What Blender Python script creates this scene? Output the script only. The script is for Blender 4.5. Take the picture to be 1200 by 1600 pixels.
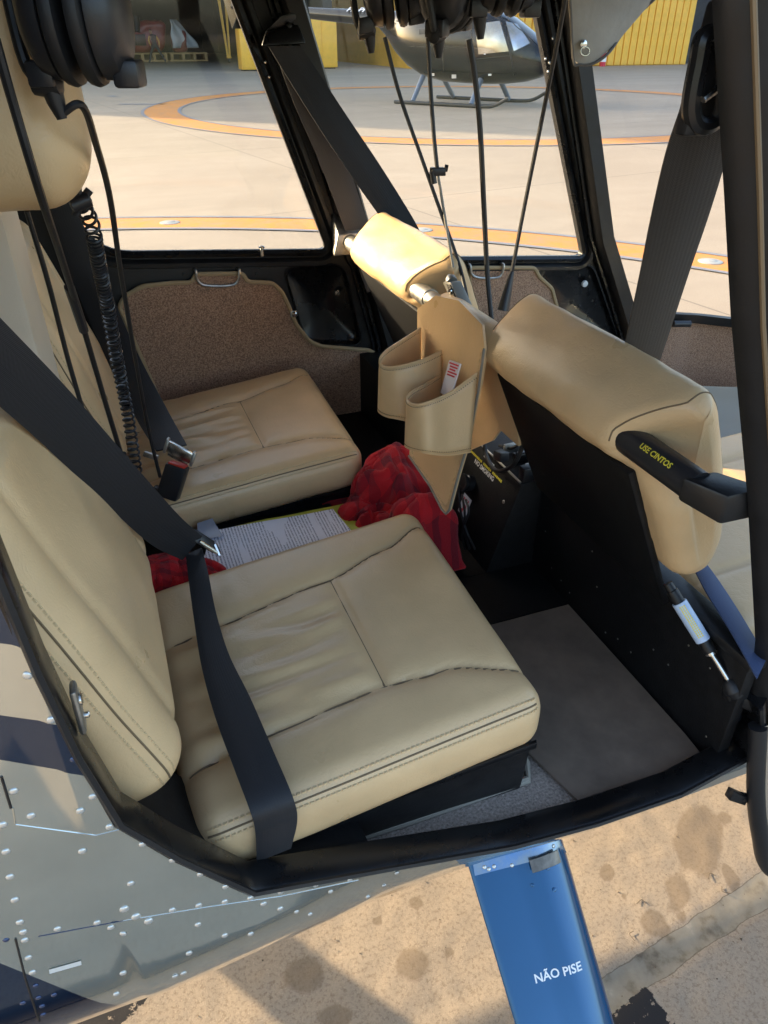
import bpy, bmesh, math, random
from mathutils import Vector, Matrix, noise
from mathutils.bvhtree import BVHTree
R = math.radians
random.seed(7)
for o in list(bpy.data.objects):
    bpy.data.objects.remove(o, do_unlink=True)
SC = bpy.context.scene
COL = SC.collection

# ------------------------------------------------------------------ camera
CAM_H = 1.62; PITCH = R(33.0); YAW = R(20.6); FPX = 1155.0
cd = bpy.data.cameras.new('camera'); cam = bpy.data.objects.new('camera', cd); COL.objects.link(cam)
CP = Vector((0, 0, CAM_H))
HD = Vector((math.sin(YAW), math.cos(YAW), 0)); RT = Vector((math.cos(YAW), -math.sin(YAW), 0))
FW = HD * math.cos(PITCH) + Vector((0, 0, -math.sin(PITCH))); UP = HD * math.sin(PITCH) + Vector((0, 0, math.cos(PITCH)))
cam.matrix_world = Matrix(((RT.x, UP.x, -FW.x, CP.x), (RT.y, UP.y, -FW.y, CP.y), (RT.z, UP.z, -FW.z, CP.z), (0, 0, 0, 1)))
cd.sensor_fit = 'VERTICAL'; cd.sensor_height = 36; cd.sensor_width = 27; cd.lens = 36 * FPX / 1600
cd.clip_start = 0.02; cd.clip_end = 2000
SC.camera = cam
# ------------------------------------------------------------------ sky, sun, exposure
SUN_E = R(17.0); SUN_AZ = Vector((-0.72, 0.69, 0)).normalized()
w = bpy.data.worlds.new('World'); SC.world = w; w.use_nodes = True
nt = w.node_tree; bg = nt.nodes['Background']
sky = nt.nodes.new('ShaderNodeTexSky'); sky.sky_type = 'NISHITA'; sky.sun_disc = False
sky.sun_elevation = SUN_E; sky.sun_rotation = math.atan2(SUN_AZ.x, SUN_AZ.y)
sky.air_density = 0.9; sky.dust_density = 3.2; sky.ozone_density = 0.8
nt.links.new(sky.outputs['Color'], bg.inputs['Color']); bg.inputs['Strength'].default_value = 0.15
sd = bpy.data.lights.new('sun', 'SUN'); sun = bpy.data.objects.new('sun', sd); COL.objects.link(sun)
sd.energy = 2.75; sd.angle = R(0.6); sd.color = (1.0, 0.78, 0.52)
SDIR = (SUN_AZ * math.cos(SUN_E) + Vector((0, 0, math.sin(SUN_E)))).normalized()
sun.rotation_euler = SDIR.to_track_quat('Z', 'Y').to_euler(); sun.location = (-20, 25, 12)
SC.view_settings.view_transform = 'Standard'; SC.view_settings.look = 'None'
SC.view_settings.gamma = 1.0; SC.view_settings.exposure = 2.27; SC.view_settings.use_curve_mapping = False
SC.render.engine = 'CYCLES'; SC.cycles.use_denoising = True
SC.cycles.max_bounces = 10; SC.cycles.diffuse_bounces = 5; SC.cycles.transparent_max_bounces = 16
SC.cycles.sample_clamp_indirect = 6.0

# ------------------------------------------------------------------ helpers
def at(px, py, ax, v):
    """the point of the place seen at photo pixel (px,py) that lies on the plane ax = v"""
    d = FW + RT * ((px - 600) / FPX) - UP * ((py - 800) / FPX)
    i = 'XYZ'.index(ax)
    return CP + d * ((v - CP[i]) / d[i])
def pray(px, py):
    return (FW + RT * ((px - 600) / FPX) - UP * ((py - 800) / FPX)).normalized()
def V(*a): return Vector(a)
def cat(pts, n=8, closed=False):
    """Catmull-Rom through pts"""
    pts = [Vector(p) for p in pts]; out = []; m = len(pts)
    rng = range(m if closed else m - 1)
    for i in rng:
        if closed:
            a, b, c, d = pts[(i - 1) % m], pts[i], pts[(i + 1) % m], pts[(i + 2) % m]
        else:
            a = pts[i - 1] if i > 0 else pts[0] * 2 - pts[1]
            b, c = pts[i], pts[i + 1]
            d = pts[i + 2] if i + 2 < m else pts[-1] * 2 - pts[-2]
        for k in range(n):
            t = k / n
            out.append(0.5 * ((2 * b) + (c - a) * t + (2 * a - 5 * b + 4 * c - d) * t * t + (3 * b - a - 3 * c + d) * t ** 3))
    if not closed: out.append(pts[-1])
    return out
def roundpoly(pts, r, n=5):
    """2-D polygon with rounded corners; r a number or one per corner"""
    out = []; m = len(pts)
    for i in range(m):
        p = Vector(pts[i][:2]); a = Vector(pts[i - 1][:2]); b = Vector(pts[(i + 1) % m][:2])
        rr = r[i] if isinstance(r, (list, tuple)) else r
        da, db = a - p, b - p
        k = min(rr, da.length * .48, db.length * .48)
        if k < 1e-5: out.append(p); continue
        q0, q1 = p + da.normalized() * k, p + db.normalized() * k
        for j in range(n + 1):
            t = j / n
            out.append(q0 * (1 - t) ** 2 + p * 2 * t * (1 - t) + q1 * t * t)
    return out

class MB:
    def __init__(s): s.v = []; s.f = []
    def add(s, vs, fs):
        b = len(s.v); s.v += [Vector(x) for x in vs]; s.f += [tuple(b + i for i in f) for f in fs]; return s
    def hexa(s, p):
        return s.add(p, [(0, 3, 2, 1), (4, 5, 6, 7), (0, 1, 5, 4), (1, 2, 6, 5), (2, 3, 7, 6), (3, 0, 4, 7)])
    def box(s, x0, x1, y0, y1, z0, z1):
        return s.hexa([(x0, y0, z0), (x1, y0, z0), (x1, y1, z0), (x0, y1, z0), (x0, y0, z1), (x1, y0, z1), (x1, y1, z1), (x0, y1, z1)])
    def obox(s, c, ax, ay, az, hx, hy, hz):
        c = Vector(c); ax = Vector(ax).normalized() * hx; ay = Vector(ay).normalized() * hy; az = Vector(az).normalized() * hz
        return s.hexa([c - ax - ay - az, c + ax - ay - az, c + ax + ay - az, c - ax + ay - az, c - ax - ay + az, c + ax - ay + az, c + ax + ay + az, c - ax + ay + az])
    def tube(s, path, r, n=8, closed=False, cap=True):
        P = [Vector(p) for p in path]; m = len(P)
        if m < 2: return s
        rs = r if isinstance(r, (list, tuple)) else [r] * m
        T = []
        for i in range(m):
            if closed: t = P[(i + 1) % m] - P[i - 1]
            else: t = P[min(i + 1, m - 1)] - P[max(i - 1, 0)]
            T.append(t.normalized() if t.length > 1e-9 else Vector((0, 0, 1)))
        up = Vector((0, 0, 1)) if abs(T[0].z) < .9 else Vector((1, 0, 0))
        nrm = (up - T[0] * up.dot(T[0])).normalized(); vs = []
        for i in range(m):
            nrm = (nrm - T[i] * nrm.dot(T[i]))
            nrm = nrm.normalized() if nrm.length > 1e-6 else T[i].orthogonal().normalized()
            bn = T[i].cross(nrm)
            for k in range(n):
                a = 2 * math.pi * k / n
                vs.append(P[i] + (nrm * math.cos(a) + bn * math.sin(a)) * rs[i])
        fs = []
        for i in range(m if closed else m - 1):
            j = (i + 1) % m
            for k in range(n):
                l = (k + 1) % n
                fs.append((i * n + k, i * n + l, j * n + l, j * n + k))
        if cap and not closed:
            fs.append(tuple(reversed(range(n)))); fs.append(tuple((m - 1) * n + k for k in range(n)))
        return s.add(vs, fs)
    def ribbon(s, C, W, th):
        """strap: centres C, half-width vectors W, thickness th"""
        m = len(C); vs = []
        for i in range(m):
            t = (C[min(i + 1, m - 1)] - C[max(i - 1, 0)]).normalized()
            wv = Vector(W[i]); nn = t.cross(wv).normalized() * th * .5
            c = Vector(C[i])
            vs += [c - wv - nn, c - wv * .97 - nn * 1.3, c + wv * .97 - nn * 1.3, c + wv - nn, c + wv + nn, c + wv * .97 + nn * 1.3, c - wv * .97 + nn * 1.3, c - wv + nn]
        fs = []
        for i in range(m - 1):
            for k in range(8):
                l = (k + 1) % 8
                fs.append((i * 8 + k, i * 8 + l, (i + 1) * 8 + l, (i + 1) * 8 + k))
        fs.append(tuple(reversed(range(8)))); fs.append(tuple((m - 1) * 8 + k for k in range(8)))
        return s.add(vs, fs)
    def sweep(s, path, prof, sidef, closed=False):
        """prof: closed list of (a,b); point = p + side*a + nrm*b, (side,nrm)=sidef(i,p,t)"""
        P = [Vector(p) for p in path]; m = len(P); n = len(prof); vs = []
        for i in range(m):
            t = (P[(i + 1) % m] - P[i - 1]) if closed else (P[min(i + 1, m - 1)] - P[max(i - 1, 0)])
            a, b = sidef(i, P[i], t.normalized())
            vs += [P[i] + a * u + b * v for u, v in prof]
        fs = []
        for i in range(m if closed else m - 1):
            j = (i + 1) % m
            for k in range(n):
                l = (k + 1) % n
                fs.append((i * n + k, i * n + l, j * n + l, j * n + k))
        if not closed:
            fs.append(tuple(reversed(range(n)))); fs.append(tuple((m - 1) * n + k for k in range(n)))
        return s.add(vs, fs)
    def lathe(s, prof, c, axis, n=24, sx=1.0):
        """prof list of (radius, along)"""
        c = Vector(c); ax = Vector(axis).normalized(); u = ax.orthogonal().normalized()
        if abs(ax.z) < .9:
            u = Vector((0, 0, 1)); u = (u - ax * u.dot(ax)).normalized()
        v = ax.cross(u); vs = []; m = len(prof)
        for rr, h in prof:
            for k in range(n):
                a = 2 * math.pi * k / n
                vs.append(c + ax * h + (u * math.cos(a) + v * math.sin(a) * sx) * rr)
        fs = []
        for i in range(m - 1):
            for k in range(n):
                l = (k + 1) % n
                fs.append((i * n + k, i * n + l, (i + 1) * n + l, (i + 1) * n + k))
        fs.append(tuple(reversed(range(n)))); fs.append(tuple((m - 1) * n + k for k in range(n)))
        return s.add(vs, fs)
    def plate(s, outer, holes, fn, depth):
        """2-D outline with holes, mapped by fn(x,y), given thickness vector depth"""
        bm = bmesh.new(); loops = []
        for lp in [outer] + list(holes):
            vs = [bm.verts.new((p[0], p[1], 0)) for p in lp]
            for i in range(len(vs)): bm.edges.new((vs[i], vs[(i + 1) % len(vs)]))
            loops.append(vs)
        bm.verts.index_update()
        bmesh.ops.triangle_fill(bm, use_beauty=True, use_dissolve=False, edges=bm.edges[:])
        bm.verts.index_update(); bm.normal_update()
        pts = [fn(v.co.x, v.co.y) for v in bm.verts]; k = len(pts); D = Vector(depth)
        fs = [tuple(v.index for v in f.verts) for f in bm.faces]
        allp = pts + [p + D for p in pts]
        F = list(fs) + [tuple(reversed([i + k for i in f])) for f in fs]
        for vs in loops:
            ids = [v.index for v in vs]
            for i in range(len(ids)):
                a, b = ids[i], ids[(i + 1) % len(ids)]
                F.append((a, b, b + k, a + k))
        bm.free()
        return s.add(allp, F)

WL = {}          # world location of each object
def empty(name, loc, label=None, catg=None, group=None):
    o = bpy.data.objects.new(name, None); COL.objects.link(o); o.location = loc; WL[o.name] = Vector(loc); o.empty_display_size = .1
    tag(o, label, catg, group); return o
def tag(o, label=None, catg=None, group=None, kind=None):
    if label: o['label'] = label
    if catg: o['category'] = catg
    if group: o['group'] = group
    if kind: o['kind'] = kind
    return o
def link(name, me, mats, parent=None, c=Vector((0, 0, 0))):
    o = bpy.data.objects.new(name, me); COL.objects.link(o)
    for m in (mats if isinstance(mats, (list, tuple)) else [mats]):
        if m and m.name not in [x.name for x in me.materials if x]: me.materials.append(m)
    o.location = c - (WL[parent.name] if parent else Vector((0, 0, 0)))
    WL[o.name] = Vector(c)
    if parent: o.parent = parent
    return o
def build(mb, name, mat, parent=None, smooth=35, bevel=0, origin=None, kind=None):
    vs, fs = mb.v, mb.f
    if origin is None:
        lo = [min(v[i] for v in vs) for i in range(3)]; hi = [max(v[i] for v in vs) for i in range(3)]
        c = Vector([(lo[i] + hi[i]) / 2 for i in range(3)])
    else: c = Vector(origin)
    me = bpy.data.meshes.new(name); me.from_pydata([v - c for v in vs], [], fs); me.validate()
    bm = bmesh.new(); bm.from_mesh(me); bmesh.ops.recalc_face_normals(bm, faces=bm.faces[:])
    if bevel:
        ed = [e for e in bm.edges if len(e.link_faces) == 2 and e.calc_face_angle(0) > .6]
        bmesh.ops.bevel(bm, geom=ed, offset=bevel, segments=2, profile=.5, affect='EDGES', clamp_overlap=True)
    bm.to_mesh(me); bm.free()
    if smooth:
        me.shade_smooth(); me.set_sharp_from_angle(angle=R(smooth))
    o = link(name, me, mat, parent, c)
    if kind: o['kind'] = kind
    return o
def copytree(o, loc=None, rotz=None, parent=None):
    c = o.copy(); COL.objects.link(c); WL[c.name] = WL.get(o.name, Vector((0, 0, 0)))
    if parent: c.parent = parent
    if loc is not None: c.location = loc
    if rotz is not None: c.rotation_euler.z = rotz
    for ch in list(o.children): copytree(ch, parent=c)
    return c

class RB:
    """rounded box with displacement and a warp into place"""
    def __init__(s, hx, hy, hz, r, step, warp, disp=None, stepz=None):
        s.h = Vector((hx, hy, hz)); s.r = r; s.warp = warp; s.disp = disp; s.n = [max(2, int(round(2 * a / step))) for a in (hx, hy, hz)]
        if stepz: s.n[2] = max(2, int(round(2 * hz / stepz)))
    def local(s, x, y, z):
        p = Vector((x, y, z)); q = Vector([max(-(s.h[i] - s.r), min(s.h[i] - s.r, p[i])) for i in range(3)]); d = p - q
        if d.length > 1e-9:
            nr = d.normalized(); p = q + nr * s.r
        else: nr = Vector((0, 0, 1))
        return p, nr
    def pt(s, x, y, z):
        p, nr = s.local(x, y, z)
        if s.disp: p = p + s.disp(p, nr)
        return Vector(s.warp(p))
    def mb(s):
        nx, ny, nz = s.n; idx = {}; m = MB()
        def prm(i, n, h):           # denser near the rounded edges
            t = -1 + 2 * i / n
            return h * (0.75 * t + 0.25 * math.sin(t * math.pi / 2))
        def vid(i, j, k):
            key = (i, j, k)
            if key not in idx:
                idx[key] = len(m.v); m.v.append(s.pt(prm(i, nx, s.h[0]), prm(j, ny, s.h[1]), prm(k, nz, s.h[2])))
            return idx[key]
        for i in range(nx):
            for j in range(ny):
                m.f.append((vid(i, j, nz), vid(i + 1, j, nz), vid(i + 1, j + 1, nz), vid(i, j + 1, nz)))
                m.f.append((vid(i, j, 0), vid(i, j + 1, 0), vid(i + 1, j + 1, 0), vid(i + 1, j, 0)))
        for i in range(nx):
            for k in range(nz):
                m.f.append((vid(i, 0, k), vid(i + 1, 0, k), vid(i + 1, 0, k + 1), vid(i, 0, k + 1)))
                m.f.append((vid(i, ny, k), vid(i, ny, k + 1), vid(i + 1, ny, k + 1), vid(i + 1, ny, k)))
        for j in range(ny):
            for k in range(nz):
                m.f.append((vid(0, j, k), vid(0, j, k + 1), vid(0, j + 1, k + 1), vid(0, j + 1, k)))
                m.f.append((vid(nx, j, k), vid(nx, j + 1, k), vid(nx, j + 1, k + 1), vid(nx, j, k + 1)))
        return m

# ------------------------------------------------------------------ materials
def nodes(name):
    m = bpy.data.materials.new(name); m.use_nodes = True; n = m.node_tree
    return m, n, n.nodes['Principled BSDF']
def rgb(c): return (c[0], c[1], c[2], 1.0)
def mat(name, col, rough=.5, metal=0.0, var=0.0, vscale=8, bump=0.0, bscale=60, coat=0.0, spec=.5, col2=None, vor=False, rvar=0.0, dist=.002, sheen=0):
    m, n, b = nodes(name); L = n.links
    b.inputs['Roughness'].default_value = rough; b.inputs['Metallic'].default_value = metal
    b.inputs['Specular IOR Level'].default_value = spec; b.inputs['Coat Weight'].default_value = coat; b.inputs['Coat Roughness'].default_value = .04
    if sheen: b.inputs['Sheen Weight'].default_value = sheen; b.inputs['Sheen Roughness'].default_value = .4
    tc = n.nodes.new('ShaderNodeTexCoord')
    if var or col2:
        t = n.nodes.new('ShaderNodeTexNoise'); t.inputs['Scale'].default_value = vscale; t.inputs['Detail'].default_value = 6; t.inputs['Roughness'].default_value = .6
        L.new(tc.outputs['Object'], t.inputs['Vector'])
        rp = n.nodes.new('ShaderNodeValToRGB'); rp.color_ramp.elements[0].position = .3; rp.color_ramp.elements[1].position = .7
        c2 = col2 if col2 else tuple(min(1, x * (1 + var)) for x in col)
        c1 = tuple(x * (1 - var) for x in col) if not col2 else col
        rp.color_ramp.elements[0].color = rgb(c1); rp.color_ramp.elements[1].color = rgb(c2)
        L.new(t.outputs['Fac'], rp.inputs['Fac']); L.new(rp.outputs['Color'], b.inputs['Base Color'])
        if rvar:
            mr = n.nodes.new('ShaderNodeMapRange'); mr.inputs['To Min'].default_value = rough - rvar; mr.inputs['To Max'].default_value = rough + rvar
            mr.inputs['From Min'].default_value = .3; mr.inputs['From Max'].default_value = .7
            L.new(t.outputs['Fac'], mr.inputs['Value']); L.new(mr.outputs['Result'], b.inputs['Roughness'])
    else: b.inputs['Base Color'].default_value = rgb(col)
    if bump:
        if vor:
            t2 = n.nodes.new('ShaderNodeTexVoronoi'); t2.feature = 'SMOOTH_F1'; out = t2.outputs['Distance']
        else:
            t2 = n.nodes.new('ShaderNodeTexNoise'); t2.inputs['Detail'].default_value = 5; out = t2.outputs['Fac']
        t2.inputs['Scale'].default_value = bscale; L.new(tc.outputs['Object'], t2.inputs['Vector'])
        bp = n.nodes.new('ShaderNodeBump'); bp.inputs['Strength'].default_value = bump; bp.inputs['Distance'].default_value = dist
        L.new(out, bp.inputs['Height']); L.new(bp.outputs['Normal'], b.inputs['Normal'])
    return m
def leather(name, c, rough=.43):
    m, n, b = nodes(name); L = n.links; tc = n.nodes.new('ShaderNodeTexCoord')
    b.inputs['Specular IOR Level'].default_value = .45
    t = n.nodes.new('ShaderNodeTexNoise'); t.inputs['Scale'].default_value = 9; t.inputs['Detail'].default_value = 7; L.new(tc.outputs['Object'], t.inputs['Vector'])
    rp = n.nodes.new('ShaderNodeValToRGB'); rp.color_ramp.elements[0].position = .3; rp.color_ramp.elements[1].position = .72
    rp.color_ramp.elements[0].color = rgb([x * .88 for x in c]); rp.color_ramp.elements[1].color = rgb([x * 1.08 for x in c])
    L.new(t.outputs['Fac'], rp.inputs['Fac']); L.new(rp.outputs['Color'], b.inputs['Base Color'])
    mr = n.nodes.new('ShaderNodeMapRange'); mr.inputs['From Min'].default_value = .3; mr.inputs['From Max'].default_value = .7
    mr.inputs['To Min'].default_value = rough - .07; mr.inputs['To Max'].default_value = rough + .09
    L.new(t.outputs['Fac'], mr.inputs['Value']); L.new(mr.outputs['Result'], b.inputs['Roughness'])
    v = n.nodes.new('ShaderNodeTexVoronoi'); v.inputs['Scale'].default_value = 420; L.new(tc.outputs['Object'], v.inputs['Vector'])
    t3 = n.nodes.new('ShaderNodeTexNoise'); t3.inputs['Scale'].default_value = 24; t3.inputs['Detail'].default_value = 4; L.new(tc.outputs['Object'], t3.inputs['Vector'])
    b1 = n.nodes.new('ShaderNodeBump'); b1.inputs['Strength'].default_value = .22; b1.inputs['Distance'].default_value = .0006; L.new(v.outputs['Distance'], b1.inputs['Height'])
    b2 = n.nodes.new('ShaderNodeBump'); b2.inputs['Strength'].default_value = .22; b2.inputs['Distance'].default_value = .003; L.new(t3.outputs['Fac'], b2.inputs['Height'])
    t4 = n.nodes.new('ShaderNodeTexNoise'); t4.inputs['Scale'].default_value = 38; t4.inputs['Detail'].default_value = 3; t4.inputs['Distortion'].default_value = 1.6; L.new(tc.outputs['Object'], t4.inputs['Vector'])
    s4 = n.nodes.new('ShaderNodeMath'); s4.operation = 'SUBTRACT'; s4.inputs[1].default_value = .5; L.new(t4.outputs['Fac'], s4.inputs[0]); a4 = n.nodes.new('ShaderNodeMath'); a4.operation = 'ABSOLUTE'; L.new(s4.outputs[0], a4.inputs[0])
    p4 = n.nodes.new('ShaderNodeMapRange'); p4.inputs['From Max'].default_value = .06; L.new(a4.outputs[0], p4.inputs['Value'])
    b3 = n.nodes.new('ShaderNodeBump'); b3.inputs['Strength'].default_value = .12; b3.inputs['Distance'].default_value = .0014; L.new(p4.outputs['Result'], b3.inputs['Height'])
    L.new(b1.outputs['Normal'], b2.inputs['Normal']); L.new(b2.outputs['Normal'], b3.inputs['Normal']); L.new(b3.outputs['Normal'], b.inputs['Normal'])
    return m
def webbing(name, c):
    m, n, b = nodes(name); L = n.links; tc = n.nodes.new('ShaderNodeTexCoord')
    b.inputs['Base Color'].default_value = rgb(c); b.inputs['Roughness'].default_value = .62; b.inputs['Sheen Weight'].default_value = .06
    at_ = n.nodes.new('ShaderNodeAttribute'); at_.attribute_name = 'across'; al_ = n.nodes.new('ShaderNodeAttribute'); al_.attribute_name = 'along'
    def mt_(op, a, v):
        x = n.nodes.new('ShaderNodeMath'); x.operation = op
        for k_, q_ in enumerate((a, v)):
            if q_ is None: continue
            if isinstance(q_, (int, float)): x.inputs[k_].default_value = q_
            else: L.new(q_, x.inputs[k_])
        return x.outputs[0]
    tri = mt_('PINGPONG', at_.outputs['Fac'], .5)                     # herringbone ribs
    h_ = mt_('SINE', mt_('ADD', mt_('MULTIPLY', al_.outputs['Fac'], 2600.0), mt_('MULTIPLY', tri, 60.0)), None)
    rib = mt_('ADD', mt_('MULTIPLY', h_, .5), mt_('MULTIPLY', mt_('SINE', mt_('MULTIPLY', at_.outputs['Fac'], 44.0), None), .3))
    cr_ = n.nodes.new('ShaderNodeValToRGB'); cr_.color_ramp.elements[0].color = rgb([q_ * .75 for q_ in c]); cr_.color_ramp.elements[1].color = rgb([q_ * 1.5 + .001 for q_ in c])
    L.new(mt_('MULTIPLY_ADD', rib, .35), cr_.inputs['Fac']); L.new(cr_.outputs['Color'], b.inputs['Base Color'])
    bp = n.nodes.new('ShaderNodeBump'); bp.inputs['Strength'].default_value = .3; bp.inputs['Distance'].default_value = .0006
    L.new(rib, bp.inputs['Height']); L.new(bp.outputs['Normal'], b.inputs['Normal'])
    return m
def glassy(name, tint=(.97, .98, .97), haze=.010, rough=.03):
    m = bpy.data.materials.new(name); m.use_nodes = True; n = m.node_tree; L = n.links; n.nodes.clear()
    out = n.nodes.new('ShaderNodeOutputMaterial'); tr = n.nodes.new('ShaderNodeBsdfTransparent'); tr.inputs['Color'].default_value = rgb(tint)
    gl = n.nodes.new('ShaderNodeBsdfGlossy'); gl.inputs['Roughness'].default_value = rough
    lw = n.nodes.new('ShaderNodeLayerWeight'); lw.inputs['Blend'].default_value = .5; pw_ = n.nodes.new('ShaderNodeMath'); pw_.operation = 'POWER'; pw_.inputs[1].default_value = 5.0; L.new(lw.outputs['Facing'], pw_.inputs[0]); fr = n.nodes.new('ShaderNodeMath'); fr.operation = 'MULTIPLY_ADD'; fr.inputs[1].default_value = .8; fr.inputs[2].default_value = .03; L.new(pw_.outputs[0], fr.inputs[0])
    mx = n.nodes.new('ShaderNodeMixShader'); L.new(fr.outputs[0], mx.inputs['Fac']); L.new(tr.outputs['BSDF'], mx.inputs[1]); L.new(gl.outputs['BSDF'], mx.inputs[2])
    df = n.nodes.new('ShaderNodeBsdfDiffuse'); df.inputs['Color'].default_value = (.8, .8, .78, 1)
    tc = n.nodes.new('ShaderNodeTexCoord'); mp = n.nodes.new('ShaderNodeMapping'); mp.inputs['Scale'].default_value = (3, 3, 14); mp.inputs['Rotation'].default_value = (0, R(50), 0)
    L.new(tc.outputs['Object'], mp.inputs['Vector'])
    t = n.nodes.new('ShaderNodeTexNoise'); t.inputs['Scale'].default_value = 2.2; t.inputs['Detail'].default_value = 5; L.new(mp.outputs['Vector'], t.inputs['Vector'])
    mr = n.nodes.new('ShaderNodeMapRange'); mr.inputs['From Min'].default_value = .45; mr.inputs['From Max'].default_value = .75; mr.inputs['To Min'].default_value = haze * .25; mr.inputs['To Max'].default_value = haze * 3
    L.new(t.outputs['Fac'], mr.inputs['Value'])
    m2 = n.nodes.new('ShaderNodeMixShader'); L.new(mr.outputs['Result'], m2.inputs['Fac']); L.new(mx.outputs['Shader'], m2.inputs[1]); L.new(df.outputs['BSDF'], m2.inputs[2])
    L.new(m2.outputs['Shader'], out.inputs['Surface'])
    return m

M = {}
M['leather'] = leather('tan_leather', (.66, .45, .235), .34)
M['leather_pale'] = mat('pale_beige_panel', (.62, .51, .38), .55, var=.04, vscale=5, bump=.15, bscale=300)
M['leather_dark'] = mat('seam_thread_shadow', (.17, .115, .06), .8)
M['thread'] = mat('tan_thread', (.62, .45, .24), .7)
M['piping'] = mat('grey_piping', (.24, .22, .18), .5)
M['black'] = mat('black_satin_paint', (.007, .007, .0075), .42, var=.35, vscale=25, bump=.12, bscale=220, rvar=.1, spec=.4)
M['blackgloss'] = mat('black_gloss_paint', (.006, .006, .0065), .28, var=.3, vscale=12, bump=.04, bscale=60, rvar=.08, spec=.45)
M['blackmatte'] = mat('black_matte_wall', (.0045, .0045, .005), .55, var=.5, vscale=60, bump=.2, bscale=300, spec=.3)
M['rubber'] = mat('black_rubber', (.009, .009, .010), .5, bump=.1, bscale=200)
M['blackplastic'] = mat('black_plastic', (.016, .016, .018), .38, bump=.25, bscale=500, dist=.0005)
M['belt'] = webbing('black_webbing', (.006, .006, .008))
M['bluebelt'] = webbing('blue_black_webbing', (.025, .045, .11))
M['steel'] = mat('bright_steel', (.62, .61, .58), .22, 1.0, var=.1, vscale=40)
M['alu'] = mat('worn_aluminium', (.42, .41, .38), .46, 1.0, var=.25, vscale=60, bump=.2, bscale=120)
M['carpet'] = mat('brown_carpet', (.11, .055, .030), .95, bump=1.0, bscale=420, col2=(.58, .36, .23), vscale=330, dist=.004, sheen=.3)
M['binding'] = mat('tan_edge_binding', (.33, .24, .13), .7, bump=.3, bscale=300)
M['greycarpet'] = mat('grey_carpet', (.15, .12, .095), .95, bump=.9, bscale=420, col2=(.46, .385, .32), vscale=260, dist=.003)
M['mat'] = mat('charcoal_brown_mat', (.130, .094, .066), .85, var=.25, vscale=14, bump=.4, bscale=900, dist=.001, sheen=.1)
M['white'] = mat('white_print', (.8, .8, .8), .5)
M['yellowprint'] = mat('yellow_print', (.75, .62, .05), .5)
M['redprint'] = mat('red_print', (.6, .03, .05), .5)
M['glass'] = glassy('acrylic_pane')
M['glassdirty'] = glassy('scuffed_acrylic_pane', haze=.012)
M['yellow'] = mat('yellow_paint', (.90, .47, .045), .45, var=.08, vscale=3, bump=.1, bscale=30)
M['greycloth'] = mat('grey_vinyl', (.30, .272, .23), .55, var=.15, vscale=12, bump=.35, bscale=14, dist=.01)
M['trim_bronze'] = mat('bronze_rubber_edge', (.19, .13, .07), .45)

# ------------------------------------------------------------------ ground
JA, JB = at(950, 1525, 'Z', 0), at(1200, 1360, 'Z', 0)
JD = (JB - JA).normalized(); JN = Vector((-JD.y, JD.x, 0))
if JN.y > 0: JN = -JN
STAINS = [(1095, 1310, 34, 62, 28), (1060, 1400, 26, 44, 30), (948, 1365, 17, 17, 0), (1022, 1442, 30, 28, 10), (976, 1402, 9, 9, 0), (1133, 1276, 11, 10, 0),
          (1142, 1372, 12, 22, 0), (1066, 1432, 13, 12, 0), (990, 1415, 6, 6, 0), (650, 1505, 32, 30, 0), (702, 1490, 15, 14, 0), (650, 1412, 13, 14, 0), (468, 1525, 38, 36, 0), (520, 1590, 30, 18, 0), (590, 1440, 9, 8, 0)]
SW = []
for px, py, a, b, rot in STAINS:
    c = at(px, py, 'Z', 0); e1 = (at(px + a, py, 'Z', 0) - c).length; e2 = (at(px, py + b, 'Z', 0) - c).length
    SW.append((c.x, c.y, e1 * .88, e2 * .88, R(-rot) - YAW))
def stain(x, y):
    s = 0
    for cx, cy, a, b, ro in SW:
        dx, dy = x - cx, y - cy
        u = (dx * math.cos(ro) + dy * math.sin(ro)) / a; v = (-dx * math.sin(ro) + dy * math.cos(ro)) / b
        s = max(s, 1.42 - math.hypot(u, v) + .60 * noise.noise(Vector((x * 9 + cx, y * 9, cy * 5))) + .28 * noise.noise(Vector((x * 40, y * 40, cx))))
    return max(0, min(1, s))
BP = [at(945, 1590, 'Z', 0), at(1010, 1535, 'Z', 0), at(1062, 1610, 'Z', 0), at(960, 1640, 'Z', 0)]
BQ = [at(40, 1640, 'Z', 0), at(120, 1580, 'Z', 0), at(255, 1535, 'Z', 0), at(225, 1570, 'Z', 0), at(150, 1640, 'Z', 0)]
def inpoly(poly, x, y):
    d = 1e9; n = len(poly); ins = False
    for i in range(n):
        a, b = poly[i], poly[(i + 1) % n]
        if (a.y > y) != (b.y > y) and x < (b.x - a.x) * (y - a.y) / (b.y - a.y) + a.x: ins = not ins
        e = Vector((b.x - a.x, b.y - a.y)); q = Vector((x - a.x, y - a.y)); t = max(0, min(1, q.dot(e) / e.dot(e))); d = min(d, (q - e * t).length)
    return d if ins else -d
xs = [-500, -300, -160, -80, -40, -20, -10, -5, -2.5, -1.2, -.7] + [-.4 + .012 * i for i in range(150)] + [1.6, 2, 3, 5, 8, 12, 18, 26, 36, 50, 80, 130, 220, 400, 700]
ys = [-500, -200, -90, -40, -18, -8, -4, -2, -1, -.3, .0, .2] + [.3 + .012 * i for i in range(80)] + [1.4, 1.7, 2.2, 3, 4.5, 6.5, 9, 12, 16, 22, 30, 40, 55, 80, 120, 200, 350, 700]
m = MB(); sa = []; ja = []; ba = []
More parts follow.
